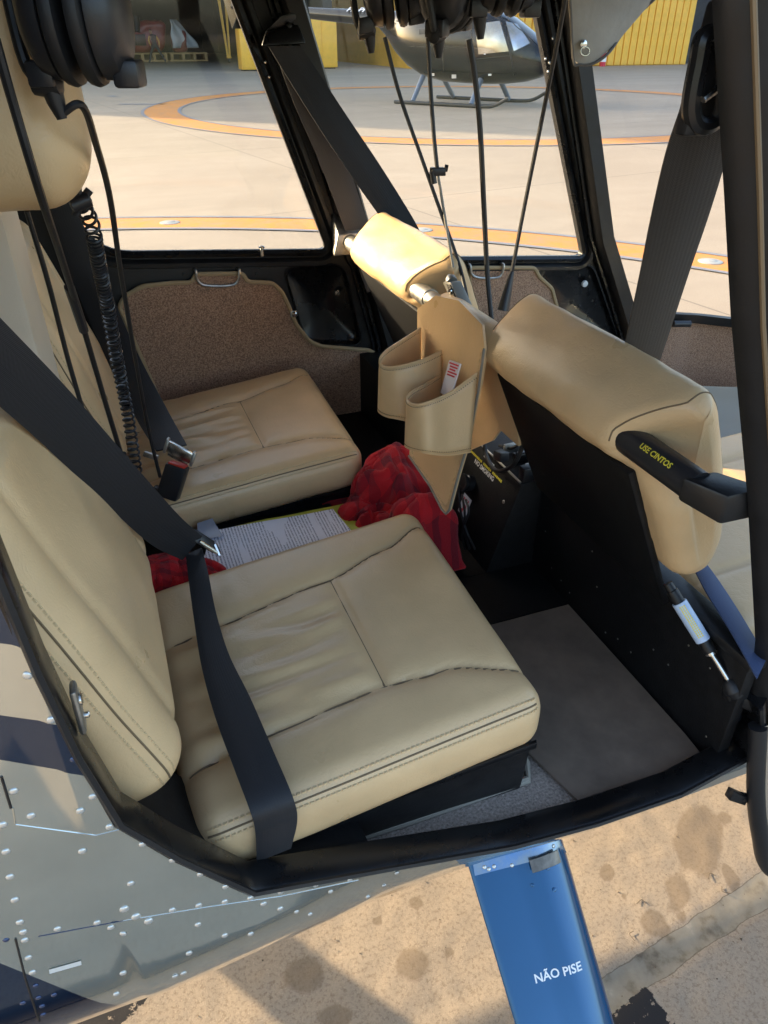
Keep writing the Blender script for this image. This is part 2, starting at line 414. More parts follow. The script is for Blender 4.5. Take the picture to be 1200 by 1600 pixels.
for y in ys:
    for x in xs:
        z = 0.0; s = j = bl = 0.0
        if -.5 < x < 1.5 and .2 < y < 1.35:
            s = stain(x, y)
            q = Vector((x - JA.x, y - JA.y, 0)); al = q.dot(JD); dn = q.dot(JN) + .006 * noise.noise(Vector((x * 14, y * 14, 3)))
            if al > -.25:
                j = max(0, min(1, .5 + min(dn + .002, .055 - dn) / .012))
                z -= .003 * j * (1 - .3 * noise.noise(Vector((x * 20, y * 20, 0))))
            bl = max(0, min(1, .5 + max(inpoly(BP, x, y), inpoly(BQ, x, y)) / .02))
            z += .0025 * noise.noise(Vector((x * 9, y * 9, 1))) + .0015 * noise.noise(Vector((x * 30, y * 30, 5)))
        m.v.append(Vector((x, y, z))); sa.append(s); ja.append(j); ba.append(bl)
nx = len(xs)
for i in range(len(ys) - 1):
    for k in range(nx - 1): m.f.append((i * nx + k, i * nx + k + 1, (i + 1) * nx + k + 1, (i + 1) * nx + k))
gm, n, b = nodes('apron_concrete'); L = n.links
tc = n.nodes.new('ShaderNodeTexCoord')
def tex(scale, detail=6, rough=.6, src=None):
    t = n.nodes.new('ShaderNodeTexNoise'); t.inputs['Scale'].default_value = scale; t.inputs['Detail'].default_value = detail; t.inputs['Roughness'].default_value = rough
    L.new(src or tc.outputs['Object'], t.inputs['Vector']); return t.outputs['Fac']
def ramp(fac, stops):
    r = n.nodes.new('ShaderNodeValToRGB'); e = r.color_ramp.elements
    while len(e) < len(stops): e.new(.5)
    for k, (p, c) in enumerate(stops): e[k].position = p; e[k].color = rgb(c) if not isinstance(c, (int, float)) else (c, c, c, 1)
    L.new(fac, r.inputs['Fac']); return r.outputs['Color']
def mixc(fac, a, bb, mode='MIX'):
    x = n.nodes.new('ShaderNodeMix'); x.data_type = 'RGBA'; x.blend_type = mode
    if isinstance(fac, (int, float)): x.inputs['Factor'].default_value = fac
    else: L.new(fac, x.inputs['Factor'])
    for s, q in (('A', a), ('B', bb)):
        sk = [i for i in x.inputs if i.name == s and i.type == 'RGBA'][0]
        if isinstance(q, tuple): sk.default_value = rgb(q)
        else: L.new(q, sk)
    return [o for o in x.outputs if o.type == 'RGBA'][0]
def mth(op, a, bb=None, clamp=False):
    x = n.nodes.new('ShaderNodeMath'); x.operation = op; x.use_clamp = clamp
    for k, q in enumerate((a, bb)):
        if q is None: continue
        if isinstance(q, (int, float)): x.inputs[k].default_value = q
        else: L.new(q, x.inputs[k])
    return x.outputs[0]
def attr(nm):
    a = n.nodes.new('ShaderNodeAttribute'); a.attribute_name = nm; return a.outputs['Fac']
big = tex(.35, 6); mid = tex(3.2, 7); fine = tex(120, 9, .75); grit = tex(420, 3, .6)
base = ramp(big, [(.3, (.312, .258, .192)), (.7, (.39, .328, .25))])
base = mixc(mth('MULTIPLY', ramp(mid, [(.35, 0.0), (.75, 1.0)]), .5), base, (.29, .235, .175))
base = mixc(mth('MULTIPLY', ramp(fine, [(.38, 1.0), (.52, 0.0)]), .72), base, (.175, .135, .092))
base = mixc(mth('MULTIPLY', ramp(grit, [(.58, 0.0), (.70, 1.0)]), .5), base, (.56, .48, .37))
# long soft scuffs across the apron
mp = n.nodes.new('ShaderNodeMapping'); mp.inputs['Scale'].default_value = (.12, 1.1, 1); mp.inputs['Rotation'].default_value = (0, 0, R(12)); L.new(tc.outputs['Object'], mp.inputs['Vector'])
base = mixc(mth('MULTIPLY', ramp(tex(1.0, 5, .6, mp.outputs['Vector']), [(.42, 0.0), (.66, 1.0)]), .6), base, (.27, .222, .165))
# thin saw-cut joints
br = n.nodes.new('ShaderNodeTexBrick'); br.inputs['Scale'].default_value = 1.0; br.inputs['Brick Width'].default_value = 6.0; br.inputs['Row Height'].default_value = 5.0; br.inputs['Mortar Size'].default_value = .012; br.offset = 0
br.inputs['Color1'].default_value = br.inputs['Color2'].default_value = (0, 0, 0, 1); br.inputs['Mortar'].default_value = (1, 1, 1, 1)
mp2 = n.nodes.new('ShaderNodeMapping'); mp2.inputs['Location'].default_value = (1.5, 2.2, 0); mp2.inputs['Rotation'].default_value = (0, 0, R(-9)); L.new(tc.outputs['Object'], mp2.inputs['Vector']); L.new(mp2.outputs['Vector'], br.inputs['Vector'])
base = mixc(mth('MULTIPLY', br.outputs['Color'], .6), base, (.13, .11, .085))
st = mth('ADD', attr('stain'), mth('MULTIPLY', mth('SUBTRACT', mid, .5), .55))
base = mixc(mth('MULTIPLY', ramp(st, [(.40, 0.0), (.66, 1.0)]), .55), base, (.15, .11, .07))
jm = mth('ADD', attr('joint'), mth('MULTIPLY', mth('SUBTRACT', tex(38, 5), .5), .5))
jcol = ramp(tex(16, 6), [(.32, (.11, .09, .065)), (.46, (.24, .215, .165)), (.62, (.29, .265, .21)), (.74, (.44, .39, .30))])
base = mixc(ramp(jm, [(.45, 0.0), (.55, 1.0)]), base, jcol)
base = mixc(mth('MULTIPLY', ramp(jm, [(.38, 0.0), (.46, 1.0), (.56, 0.0)]), .75), base, (.06, .048, .034))
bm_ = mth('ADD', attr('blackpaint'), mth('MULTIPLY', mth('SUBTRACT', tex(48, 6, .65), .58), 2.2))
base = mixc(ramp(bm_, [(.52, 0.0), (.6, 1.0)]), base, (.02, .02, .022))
L.new(base, b.inputs['Base Color']); b.inputs['Roughness'].default_value = .82; b.inputs['Specular IOR Level'].default_value = .3
hb = mth('ADD', mth('MULTIPLY', fine, .6), mth('MULTIPLY', grit, .5))
bp = n.nodes.new('ShaderNodeBump'); bp.inputs['Strength'].default_value = .5; bp.inputs['Distance'].default_value = .0022; L.new(hb, bp.inputs['Height']); L.new(bp.outputs['Normal'], b.inputs['Normal'])
g = build(m, 'ground', gm, smooth=60, origin=(0, 0, 0)); g['kind'] = 'structure'
for nm, arr in (('stain', sa), ('joint', ja), ('blackpaint', ba)):
    a = g.data.attributes.new(nm, 'FLOAT', 'POINT'); a.data.foreach_set('value', arr)
# painted rings
def worn(name, c, amt=.5):
    m_, n_, b_ = nodes(name); L_ = n_.links; tc_ = n_.nodes.new('ShaderNodeTexCoord')
    t_ = n_.nodes.new('ShaderNodeTexNoise'); t_.inputs['Scale'].default_value = 5; t_.inputs['Detail'].default_value = 9; t_.inputs['Roughness'].default_value = .68; L_.new(tc_.outputs['Object'], t_.inputs['Vector'])
    r_ = n_.nodes.new('ShaderNodeValToRGB'); e = r_.color_ramp.elements; e[0].position = .34; e[1].position = .62; e[0].color = rgb([.55 * q + .16 * (1 - amt) for q in c]); e[1].color = rgb(c)
    L_.new(t_.outputs['Fac'], r_.inputs['Fac']); L_.new(r_.outputs['Color'], b_.inputs['Base Color']); b_.inputs['Roughness'].default_value = .7
    return m_
M['ringorange'] = worn('worn_orange_line', (.57, .215, .016)); M['ringgrey'] = worn('worn_grey_line', (.20, .20, .215), .6)
def ring(name, c, r, hw, mt, z, a0=0, a1=360):
    mm = MB(); k = int(abs(a1 - a0) / 2.0)
    for i in range(k + 1):
        a = R(a0 + (a1 - a0) * i / k); d = Vector((math.cos(a), math.sin(a), 0))
        j0 = .012 * noise.noise(d * 9 + Vector((r, 0, 0))); j1 = .012 * noise.noise(d * 11 + Vector((0, r, 0)))
        mm.v += [Vector((c[0], c[1], z)) + d * (r - hw + j0), Vector((c[0], c[1], z)) + d * (r + hw + j1)]
    for i in range(k): mm.f.append((2 * i, 2 * i + 1, 2 * i + 3, 2 * i + 2))
    o = build(mm, name, mt, smooth=0); o['kind'] = 'structure'; return o
RC = (-1.83, .62)
ring('painted_ring_line', RC, 7.92, .25, M['ringorange'], .006)
ring('painted_ring_border', RC, 7.92 - .27, .035, M['ringgrey'], .010); ring('painted_ring_border', RC, 7.92 + .27, .035, M['ringgrey'], .010)
RD = (9.93, 19.98)
ring('painted_ring_line', RD, 7.9, .40, M['ringorange'], .006)
ring('painted_ring_border', RD, 7.9 - .43, .04, M['ringgrey'], .010); ring('painted_ring_border', RD, 7.9 + .43, .04, M['ringgrey'], .010)
for k, (a, b_) in enumerate(((at(185, 163, 'Z', 0), at(258, 163, 'Z', 0)), (at(180, 151, 'Z', 0), at(170, 150, 'Z', 0)))):
    d = (b_ - a).normalized(); s_ = Vector((-d.y, d.x, 0)) * .12
    mm = MB(); mm.add([a + s_ + V(0, 0, .006), b_ + s_ + V(0, 0, .006), b_ - s_ + V(0, 0, .006), a - s_ + V(0, 0, .006)], [(0, 1, 2, 3)])
    o = build(mm, 'expansion_joint', M['ringgrey'], smooth=0); o['kind'] = 'structure'
M['grass'] = mat('dry_grass', (.07, .10, .03), .95, col2=(.17, .17, .07), vscale=1.5, bump=.6, bscale=8, dist=.1)
mm = MB(); mm.box(-200, 300, -160, -9, -.5, .03); o = build(mm, 'grass_verge', M['grass'], smooth=0); o['kind'] = 'structure'
# recessed lights in the near ring
M['lens'] = mat('grey_cast_lens', (.42, .40, .34), .4, .3)
for px, py, lb in ((263, 351, 'flat recessed lamp in the orange line behind the rear side window'), (660, 360, 'flat recessed lamp in the orange line above the sunlit front headrest'), (1108, 411, 'flat recessed lamp in the orange line beside the right door pillar')):
    p = at(px, py, 'Z', 0); d = (Vector((p.x, p.y)) - Vector(RC)); d = d.normalized() * 7.92
    c = Vector((RC[0] + d.x, RC[1] + d.y, .006))
    root = empty('apron_lamp', c, lb, 'lamp', 'recessed lamps in the orange line')
    mm = MB(); mm.lathe([(.10, 0), (.10, .004), (.085, .008), (.06, .009)], c, (0, 0, 1), 24); build(mm, 'rim', M['lens'], root)
    mm = MB(); mm.lathe([(.058, .008), (.05, .012), (.02, .013)], c, (0, 0, 1), 20); build(mm, 'lens', M['lens'], root)
exec_marker = 'STRUCTURE'
# ================================================================== the near helicopter
YC = 1.17
HELI = empty('helicopter', (.4, YC, 0), 'helicopter with open rear doorway, black door frame and tan cabin', 'helicopter')
FP = [at(x, y, 'Y', v) for x, y, v in ((0, 870, .485), (60, 1050, .485), (120, 1180, .485), (185, 1285, .485), (280, 1340, .485), (395, 1392, .485), (600, 1355, .485), (800, 1320, .483), (930, 1285, .474), (1060, 1240, .469), (1170, 1180, .482))]
FP[0].x = -.112; FP[1].x = -.108; FP[2].x = -.100
# ---- hull skin
stn = [(x, 1.75, .487) for x in (-1.75, -1.4, -1.1, -.8, -.6, -.45, -.35, -.28, -.22, -.17, -.14, -.118)] + [(p.x, p.z, p.y) for p in FP] + [(.85, .72, .49), (1.05, .72, .51), (1.3, .73, .555), (1.55, .75, .63), (1.8, .77, .75), (2.0, .79, .9), (2.1, .80, 1.02)]
def hullcol(x, zt, yt):
    t = max(0, min(1, (x + .1) / .45)); z0 = .72 + .07 * t; r = .20 + .07 * t
    if x > .9: r = .27 - .10 * min(1, (x - .9) / 1.2); z0 = zt + .02
    out = []
    if zt > z0:
        for k in range(9): zz = zt + (z0 - zt) * k / 8; out.append((yt - .004 * math.sin(math.pi * (zz - z0) / 1.03), zz))
        a0 = 0
    else:
        a0 = math.asin((z0 - zt) / r)
        for k in range(9): out.append((yt + .0002 * k, zt - .0006 * k))
    yb = yt - r * (1 - math.cos(a0))
    for k in range(1, 13):
        a = a0 + (math.pi / 2 - a0) * k / 12
        out.append((yb + r * (1 - math.cos(a)), z0 - r * math.sin(a) - (0 if zt > z0 else .0048 * (1 - k / 12))))
    y1 = out[-1][0]
    for k in range(1, 5): out.append((y1 + (YC - y1) * k / 4, out[20][1]))
    return out
m = MB(); cols = [hullcol(*s) for s in stn]; nr = len(cols[0])
for s, c in zip(stn, cols): m.v += [V(s[0], y, z) for y, z in c]
for i in range(len(stn) - 1):
    for k in range(nr - 1): m.f.append((i * nr + k, (i + 1) * nr + k, (i + 1) * nr + k + 1, i * nr + k + 1))
# paint: silver beige with dark blue bands that follow the fuselage
def zline(p, q):
    a, b_ = at(*p, 'Y', .478), at(*q, 'Y', .478); k = (b_.z - a.z) / (b_.x - a.x); return a.z - k * a.x, k
hm, n, b = nodes('silver_beige_paint'); L = n.links
tc = n.nodes.new('ShaderNodeTexCoord'); sp = n.nodes.new('ShaderNodeSeparateXYZ'); L.new(tc.outputs['Object'], sp.inputs[0])
def above(p, q):
    a, k = zline(p, q); return mth('GREATER_THAN', sp.outputs['Z'], mth('ADD', mth('MULTIPLY', sp.outputs['X'], k), a))
m1 = mth('MULTIPLY', above((0, 1195), (148, 1220)), mth('SUBTRACT', 1.0, above((0, 1125), (110, 1140))))
m2 = above((0, 1012), (60, 1020)); m3 = mth('SUBTRACT', 1.0, above((0, 1517), (160, 1583)))
m3 = mth('MULTIPLY', m3, mth('LESS_THAN', sp.outputs['X'], -.09))
msk = mth('MULTIPLY', mth('ADD', mth('ADD', m1, m2), m3, True), mth('LESS_THAN', sp.outputs['X'], .2))
pv = ramp(tex(14, 6), [(.3, (.52, .53, .46)), (.7, (.60, .61, .53))])
L.new(mixc(msk, pv, (.008, .032, .085)), b.inputs['Base Color'])
b.inputs['Roughness'].default_value = .07; b.inputs['Metallic'].default_value = .75; b.inputs['Coat Weight'].default_value = 1.0; b.inputs['Coat Roughness'].default_value = .03
bp = n.nodes.new('ShaderNodeBump'); bp.inputs['Strength'].default_value = .25; bp.inputs['Distance'].default_value = .007; L.new(tex(5.5, 2, .4), bp.inputs['Height']); L.new(bp.outputs['Normal'], b.inputs['Normal']); L.new(bp.outputs['Normal'], b.inputs['Coat Normal'])
M['hull'] = hm
hull = build(m, 'hull_skin', hm, HELI, smooth=50, origin=(0, 0, 0))
hull_bvh = BVHTree.FromPolygons([v.co[:] for v in hull.data.vertices], [tuple(p.vertices) for p in hull.data.polygons])
def onhull(px, py):
    loc, nn, i, d = hull_bvh.ray_cast(CP, pray(px, py))
    if loc is None: return None
    if nn.dot(pray(px, py)) > 0: nn = -nn
    return loc, nn
# left hull mirrored, plain; belly lowered to shape its shadow on the ground
m = MB(); st2 = [(x, .70, max(.485, y)) for x, z, y in stn if x > -.118 or x < -.12]; st2 = sorted(st2)
c2 = [hullcol(*s) for s in st2]
for s, c in zip(st2, c2): m.v += [V(s[0], 2 * YC - y, z - (.022 if z < .6 else 0)) for y, z in c]
for i in range(len(st2) - 1):
    for k in range(nr - 1): m.f.append((i * nr + k, i * nr + k + 1, (i + 1) * nr + k + 1, (i + 1) * nr + k))
build(m, 'hull_skin', mat('grey_hull_inside', (.33, .30, .25), .5), HELI, smooth=50)
# rivets, one by one
rm = bpy.data.meshes.new('rivet'); bm = bmesh.new(); bmesh.ops.create_icosphere(bm, subdivisions=2, radius=1.0)
for v in bm.verts: v.co.z = v.co.z * .42 if v.co.z > 0 else v.co.z * .05
bm.to_mesh(rm); bm.free(); rm.shade_smooth(); rm.materials.append(mat('highlight_rivet', (.66, .66, .62), .25, .6))  # paler than the hull paint, to imitate sky highlights on the heads
rb = rm.copy(); rb.materials.clear(); rb.materials.append(mat('blue_rivet', (.02, .05, .13), .2, .3, coat=.8))
def rivet(px, py, r, me=rm):
    h = onhull(px, py)
    if not h: return
    o = bpy.data.objects.new('rivet', me); COL.objects.link(o); o.parent = HELI
    o.location = h[0] - WL[HELI.name]; o.rotation_euler = h[1].to_track_quat('Z', 'Y').to_euler(); o.scale = (r, r, r)
C4 = [(115, 148), (215, 333), (57, 630), (130, 733), (335, 712), (387, 653), (457, 778), (12, 770), (25, 882), (343, 880), (595, 851), (720, 917), (42, 987), (545, 1015), (835, 976), (940, 1028), (62, 1083), (718, 1125), (828, 1106), (937, 1090), (1043, 1076), (1098, 1100), (1170, 1050), (1168, 1120), (83, 1176), (97, 1217), (103, 1251), (240, 1204), (405, 1178), (462, 1198), (513, 1224), (825, 1186), (937, 1231), (1045, 1225), (118, 1324), (135, 1385), (513, 1388), (788, 1305), (765, 1388), (485, 1475), (730, 1400)]
for x, y in C4: rivet(x * .375, 1000 + y * .375, .0041)
for x, y in ((518, 1121), (567, 1152), (620, 1171)): rivet(x * .375, 1000 + y * .375, .0054)
for x, y in ((25, 1250), (95, 1512), (307, 497), (148, 1440), (160, 1490), (225, 1478), (175, 1525), (180, 1560)): rivet(x * .375, 1000 + y * .375, .0034, rb)
for x, y in ((20, 318), (57, 330), (95, 337), (127, 343), (140, 275), (220, 262), (262, 302), (400, 225), (432, 220), (330, 246), (175, 290), (300, 275)): rivet(400 + x * .6667, 1200 + y * .6667, .0034)
def seam_on_hull(pts, r, mt):
    P = []
    for x, y in pts:
        h = onhull(x, y)
        if h: P.append(h[0] + h[1] * r * .2)
    if len(P) > 2: build(MB().tube(P, r, 5), 'panel_seam', mt, HELI)
def dense(pts, k=10):
    out = []
    for i in range(len(pts) - 1):
        for j in range(k): t = j / k; out.append((pts[i][0] * (1 - t) + pts[i + 1][0] * t, pts[i][1] * (1 - t) + pts[i + 1][1] * t))
    return out + [pts[-1]]
seam_on_hull(dense([(2, 1213), (17, 1262)]), .0012, M['rubber'])
seam_on_hull(dense([(20, 1262), (24, 1288), (90, 1297), (150, 1305), (186, 1296)]), .0007, M['hull'])
seam_on_hull(dense([(24, 1466), (40, 1530), (56, 1580), (62, 1596)]), .0011, M['rubber'])
seam_on_hull(dense([(60, 1463), (200, 1437), (330, 1416), (440, 1400), (560, 1375)]), .0006, M['hull'])
h0, h1 = onhull(77, 1517), onhull(127, 1503)
d = (h1[0] - h0[0]); nn = h0[1]; sd_ = nn.cross(d).normalized() * .004
m = MB(); m.add([h0[0] + nn * .001 - sd_, h1[0] + h1[1] * .001 - sd_, h1[0] + h1[1] * .001 + sd_, h0[0] + nn * .001 + sd_], [(0, 1, 2, 3)])
build(m, 'placard', mat('pale_placard', (.62, .62, .58), .5), HELI, smooth=0)
# ---- door frame round the rear right opening
CEN = V(.32, .485, 1.25)
path = [V(-.16, .50, 1.76), V(-.155, .49, 1.6)] + FP + [V(.765, .482, .765), V(.735, .482, .84)]
fine = []
for i in range(len(path) - 1):
    a, b_ = path[i], path[i + 1]; k = max(2, int((b_ - a).length / .02))
    fine += [a + (b_ - a) * j / k for j in range(k)]
fine.append(path[-1])
for _ in range(0): fine = [fine[0]] + [(fine[i - 1] + fine[i] * 2 + fine[i + 1]) / 4 for i in range(1, len(fine) - 1)] + [fine[-1]]
def fr(i, p, t):
    s_ = Vector((t.z, 0, -t.x)); s_ = s_ if s_.dot(CEN - p) > 0 else -s_
    return s_.normalized(), V(0, 1, 0)
m = MB().sweep(fine, [(-.004, -.003), (.003, -.0045), (.005, .001), (.005, .033), (.002, .037), (-.016, .037), (-.016, .004)], fr)
build(m, 'door_frame', M['blackgloss'], HELI, smooth=40)
m = MB().sweep(fine, [(-.002, -.005), (.001, -.008), (.005, -.006), (.004, -.002), (-.002, -.001)], fr); build(m, 'door_seal', M['rubber'], HELI, smooth=60)
# jamb wall between frame and the cabin, aft side
m = MB(); P = [p for p in fine if p.x < .2]
for i, p in enumerate(P):
    s_, _ = fr(i, p, (P[min(i + 1, len(P) - 1)] - P[max(i - 1, 0)]).normalized())
    m.v += [p + V(0, .03, 0) - s_ * .012, p + V(0, .16, 0) - s_ * .03]
for i in range(len(P) - 1): m.f.append((2 * i, 2 * i + 1, 2 * i + 3, 2 * i + 2))
build(m, 'jamb_wall', M['blackmatte'], HELI, smooth=40)
# latch striker
c = at(122, 1106, 'Y', .506)
st_ = (at(131, 1140, 'Y', .506) - at(113, 1072, 'Y', .506)).normalized()
root_ = MB().obox(c, st_, V(0, 1, 0), V(1, 0, 0), .026, .009, .003)
sk = build(root_, 'latch_striker', M['alu'], HELI, bevel=.003)
build(MB().lathe([(.006, -.003), (.006, .003), (.004, .004)], c + V(.002, 0, .010), (1, 0, 0), 16), 'striker_pin', M['steel'], sk)
build(MB().lathe([(.003, -.002), (.003, .004), (.002, .005)], c + V(.002, .004, -.014), (1, 0, 0), 12), 'striker_screw', M['steel'], sk)
# ---- floor, walls below, roof, bulkheads
FZ = .70
build(MB().box(-.32, .705, .515, 1.86, FZ - .03, FZ), 'cabin_floor', M['greycarpet'], HELI, smooth=0)
build(MB().box(.436, .711, .895, 1.034, FZ, FZ + .006), 'floor_panel', M['blackmatte'], HELI, smooth=0)
build(MB().box(.436, .62, 1.036, 1.845, FZ, FZ + .006), 'floor_panel', M['blackmatte'], HELI, smooth=0)
build(MB().box(.71, 2.05, .56, 1.84, .53, .55), 'floor_panel', mat('beige_floor_vinyl', (.33, .29, .23), .6, var=.08, bump=.2, bscale=200), HELI, smooth=0)
build(MB().tube([V(.10, .575, FZ + .006), V(.25, .571, FZ + .006), V(.44, .573, FZ + .006), V(.452, .60, FZ + .006), V(.452, .66, FZ + .006)], .006, 8), 'carpet_binding', mat('grey_tan_binding', (.30, .27, .21), .7), HELI)
build(MB().box(-.33, 1.24, .47, 1.88, 1.765, 1.82), 'roof', M['black'], HELI, bevel=.01)
build(MB().box(-.36, -.325, .50, 1.85, .6, 1.765), 'bulkhead', M['leather_pale'], HELI, smooth=0)
build(MB().box(-.32, -.20, .53, 1.85, .70, .82), 'seat_step', M['blackmatte'], HELI, smooth=0)
# aft body and tail, roughly the real outline (mostly out of view)
m = MB(); S = [(-.33, .49, 1.85, .53, 2.0), (-.9, .50, 1.84, .55, 2.1), (-1.5, .62, 1.72, .75, 2.05), (-2.0, .85, 1.49, 1.15, 1.85), (-2.3, 1.0, 1.34, 1.4, 1.75)]
for x, y0, y1, z0, z1 in S:
    for k in range(16):
        a = 2 * math.pi * k / 16; ca, sa_ = math.cos(a), math.sin(a)
        f_ = lambda q: math.copysign(abs(q) ** .6, q)
        m.v.append(V(x, (y0 + y1) / 2 + (y1 - y0) / 2 * f_(ca), (z0 + z1) / 2 + (z1 - z0) / 2 * f_(sa_)))
for i in range(len(S) - 1):
    for k in range(16): m.f.append((i * 16 + k, i * 16 + (k + 1) % 16, (i + 1) * 16 + (k + 1) % 16, (i + 1) * 16 + k))
m.f.append(tuple(range(16))); m.f.append(tuple(64 + k for k in range(16)))
for v in m.v:
    if v.x < -.3: v.y = max(v.y, .51 if v.x > -1.45 else v.y)
build(m, 'engine_cowling', M['hull'], HELI, smooth=60)
build(MB().tube([V(-2.25, YC, 1.6), V(-4.5, YC, 1.72), V(-6.6, YC, 1.85)], [.17, .12, .07], 16), 'tail_boom', M['hull'], HELI)
build(MB().hexa([V(-.75, 1.1, 2.05), V(.05, 1.1, 2.0), V(.05, 1.24, 2.0), V(-.75, 1.24, 2.05), V(-.55, 1.12, 2.9), V(-.2, 1.12, 2.9), V(-.2, 1.22, 2.9), V(-.55, 1.22, 2.9)]), 'rotor_mast_fairing', M['hull'], HELI, bevel=.03)
# ---- black wall under the front seats, top rail, console
WX = .712
build(MB().box(WX, WX + .02, .50, 1.032, FZ - .02, .905), 'seat_box_wall', M['blackmatte'], HELI, bevel=.002)
build(MB().box(.62, WX + .02, 1.275, 1.85, FZ - .02, .88), 'seat_box_wall', M['blackmatte'], HELI, bevel=.002)
build(MB().box(WX - .012, WX + .03, .49, 1.029, .906, .922), 'box_rail', M['black'], HELI, bevel=.003)
for k in range(14):
    y = .53 + k * .036 + random.uniform(-.01, .01); z = random.choice((.74, .80, .86)) + random.uniform(-.012, .012)
    build(MB().lathe([(.0017, -.0006), (.0017, .0005), (.0009, .0009)], V(WX, y, z), (-1, 0, 0), 8), 'wall_screw', M['alu'], HELI)
CON = [V(.607, 1.035, FZ), V(.607, 1.27, FZ), V(.668, 1.27, .90), V(.668, 1.035, .90)]
m = MB(); m.hexa([V(.607, 1.035, FZ), V(.80, 1.035, FZ), V(.80, 1.27, FZ), V(.607, 1.27, FZ), V(.668, 1.035, .90), V(.86, 1.035, .92), V(.86, 1.27, .92), V(.668, 1.27, .90)])
console = build(m, 'console', M['blackmatte'], HELI, bevel=.003)
def oncon(px, py, lift=.0012):           # a point on the sloping console face
    d = pray(px, py); nn = (CON[1] - CON[0]).cross(CON[3] - CON[0]).normalized()
    if nn.dot(d) > 0: nn = -nn
    t = (CON[0] - CP).dot(nn) / d.dot(nn); return CP + d * t + nn * lift, nn
ua = V(0, -1, 0); va = (CON[3] - CON[0]); va.y = 0; va.normalize(); cn = ua.cross(va).normalized()
def text(name, body, c, ux, uy, size, mt, parent, lift=0, align='CENTER', bold=False, fit=None):
    cu = bpy.data.curves.new(name, 'FONT'); cu.body = body; cu.size = 1; cu.align_x = align; cu.align_y = 'CENTER'; cu.resolution_u = 3
    if bold: cu.offset = .022
    o = bpy.data.objects.new(name, cu); COL.objects.link(o); bpy.context.view_layer.update()
    me = bpy.data.meshes.new_from_object(o.evaluated_get(bpy.context.evaluated_depsgraph_get())); bpy.data.objects.remove(o, do_unlink=True)
    if fit: xs_ = [v.co.x for v in me.vertices]; size = fit / (max(xs_) - min(xs_))
    ux = Vector(ux).normalized(); uy = (Vector(uy) - ux * Vector(uy).dot(ux)).normalized(); nn = ux.cross(uy)
    for v in me.vertices: v.co = ux * v.co.x * size + uy * v.co.y * size + nn * lift
    me.name = name
    return link(name, me, mt, parent, Vector(c))
pa, pz = oncon(743, 720, .0016)[0], oncon(772, 750, .0016)[0]; p = (pa + pz) / 2
text('lettering', 'NO SMOKING', p, ua, va, .0165, M['white'], console, bold=True, fit=(pz - pa).length)
p, _ = oncon(760, 728, .0016); LY = (oncon(784, 752)[0] - oncon(735, 706)[0]).length / 24
m = MB()
for k in range(24):
    if k in (9, 16): continue
    q = p + ua * (k - 11.5) * LY; m.obox(q, ua, va, cn, LY * .36, random.uniform(.0018, .0028), .0003)
build(m, 'small_print_line', M['yellowprint'], console, smooth=0)
m = MB(); p2, _ = oncon(765, 720, .0016)
for k in range(8):
    q = p2 + ua * (k - 3.5) * LY; m.obox(q, ua, va, cn, LY * .36, random.uniform(.0014, .002), .0003)
build(m, 'small_print_line', M['white'], console, smooth=0)
c, nn = oncon(737, 752, 0); c = c + va * -.004
so = build(MB().lathe([(.017, -.002), (.017, .012), (.0145, .014), (.0145, .018)], c, nn, 24), 'power_socket', M['blackplastic'], console)
build(MB().lathe([(.0185, .018), (.019, .020), (.0185, .024), (.009, .0245), (.009, .023), (.001, .023)], c, nn, 24), 'socket_cap', M['rubber'], so)
c, nn = oncon(727, 790, .0015)
stk = build(MB().obox(c, ua, va, cn, .017, .022, .0004), 'warning_sticker', mat('white_sticker', (.62, .64, .68), .4), console, smooth=0)
m = MB()
for k, (u, v) in enumerate(((.002, -.004), (-.004, -.014))):
    m.lathe([(.0068 - .002 * k, .0004), (.0068 - .002 * k, .0007)], c + ua * u + va * v, cn, 16)
build(m, 'prohibition_mark', M['redprint'], stk, smooth=0)
m = MB()
for k in range(4): m.obox(c + va * .013 + ua * (-.009 + .006 * k) + cn * .0007, ua, va, cn, .0016, .003, .0002)
build(m, 'sticker_print', M['redprint'], stk, smooth=0)
c, nn = oncon(787, 784, 0); build(MB().lathe([(.004, -.001), (.004, .001), (.002, .002)], c, nn, 10), 'console_screw', M['alu'], console)
m = MB(); a, b_ = at(700, 684, 'X', .665), at(802, 757, 'X', .668)
build(MB().tube([V(.668, 1.268, .902), V(.668, 1.04, .902)], .0022, 6), 'console_edge', M['alu'], console)
for k, y in enumerate((1.06, 1.10, 1.145)):
    build(MB().box(.69, .85, y, y + (.008 if k != 1 else .016), .905 + .001, .925), 'track_rail', M['alu'] if k != 1 else M['blackgloss'], HELI, bevel=.002)
build(MB().box(.672, .70, 1.038, 1.058, .89, .93), 'rail_clip', M['black'], HELI, bevel=.003)
# tray between the rear seats
build(MB().box(-.12, .50, 1.045, 1.285, .70, .78), 'tray', M['blackmatte'], HELI, bevel=.003)
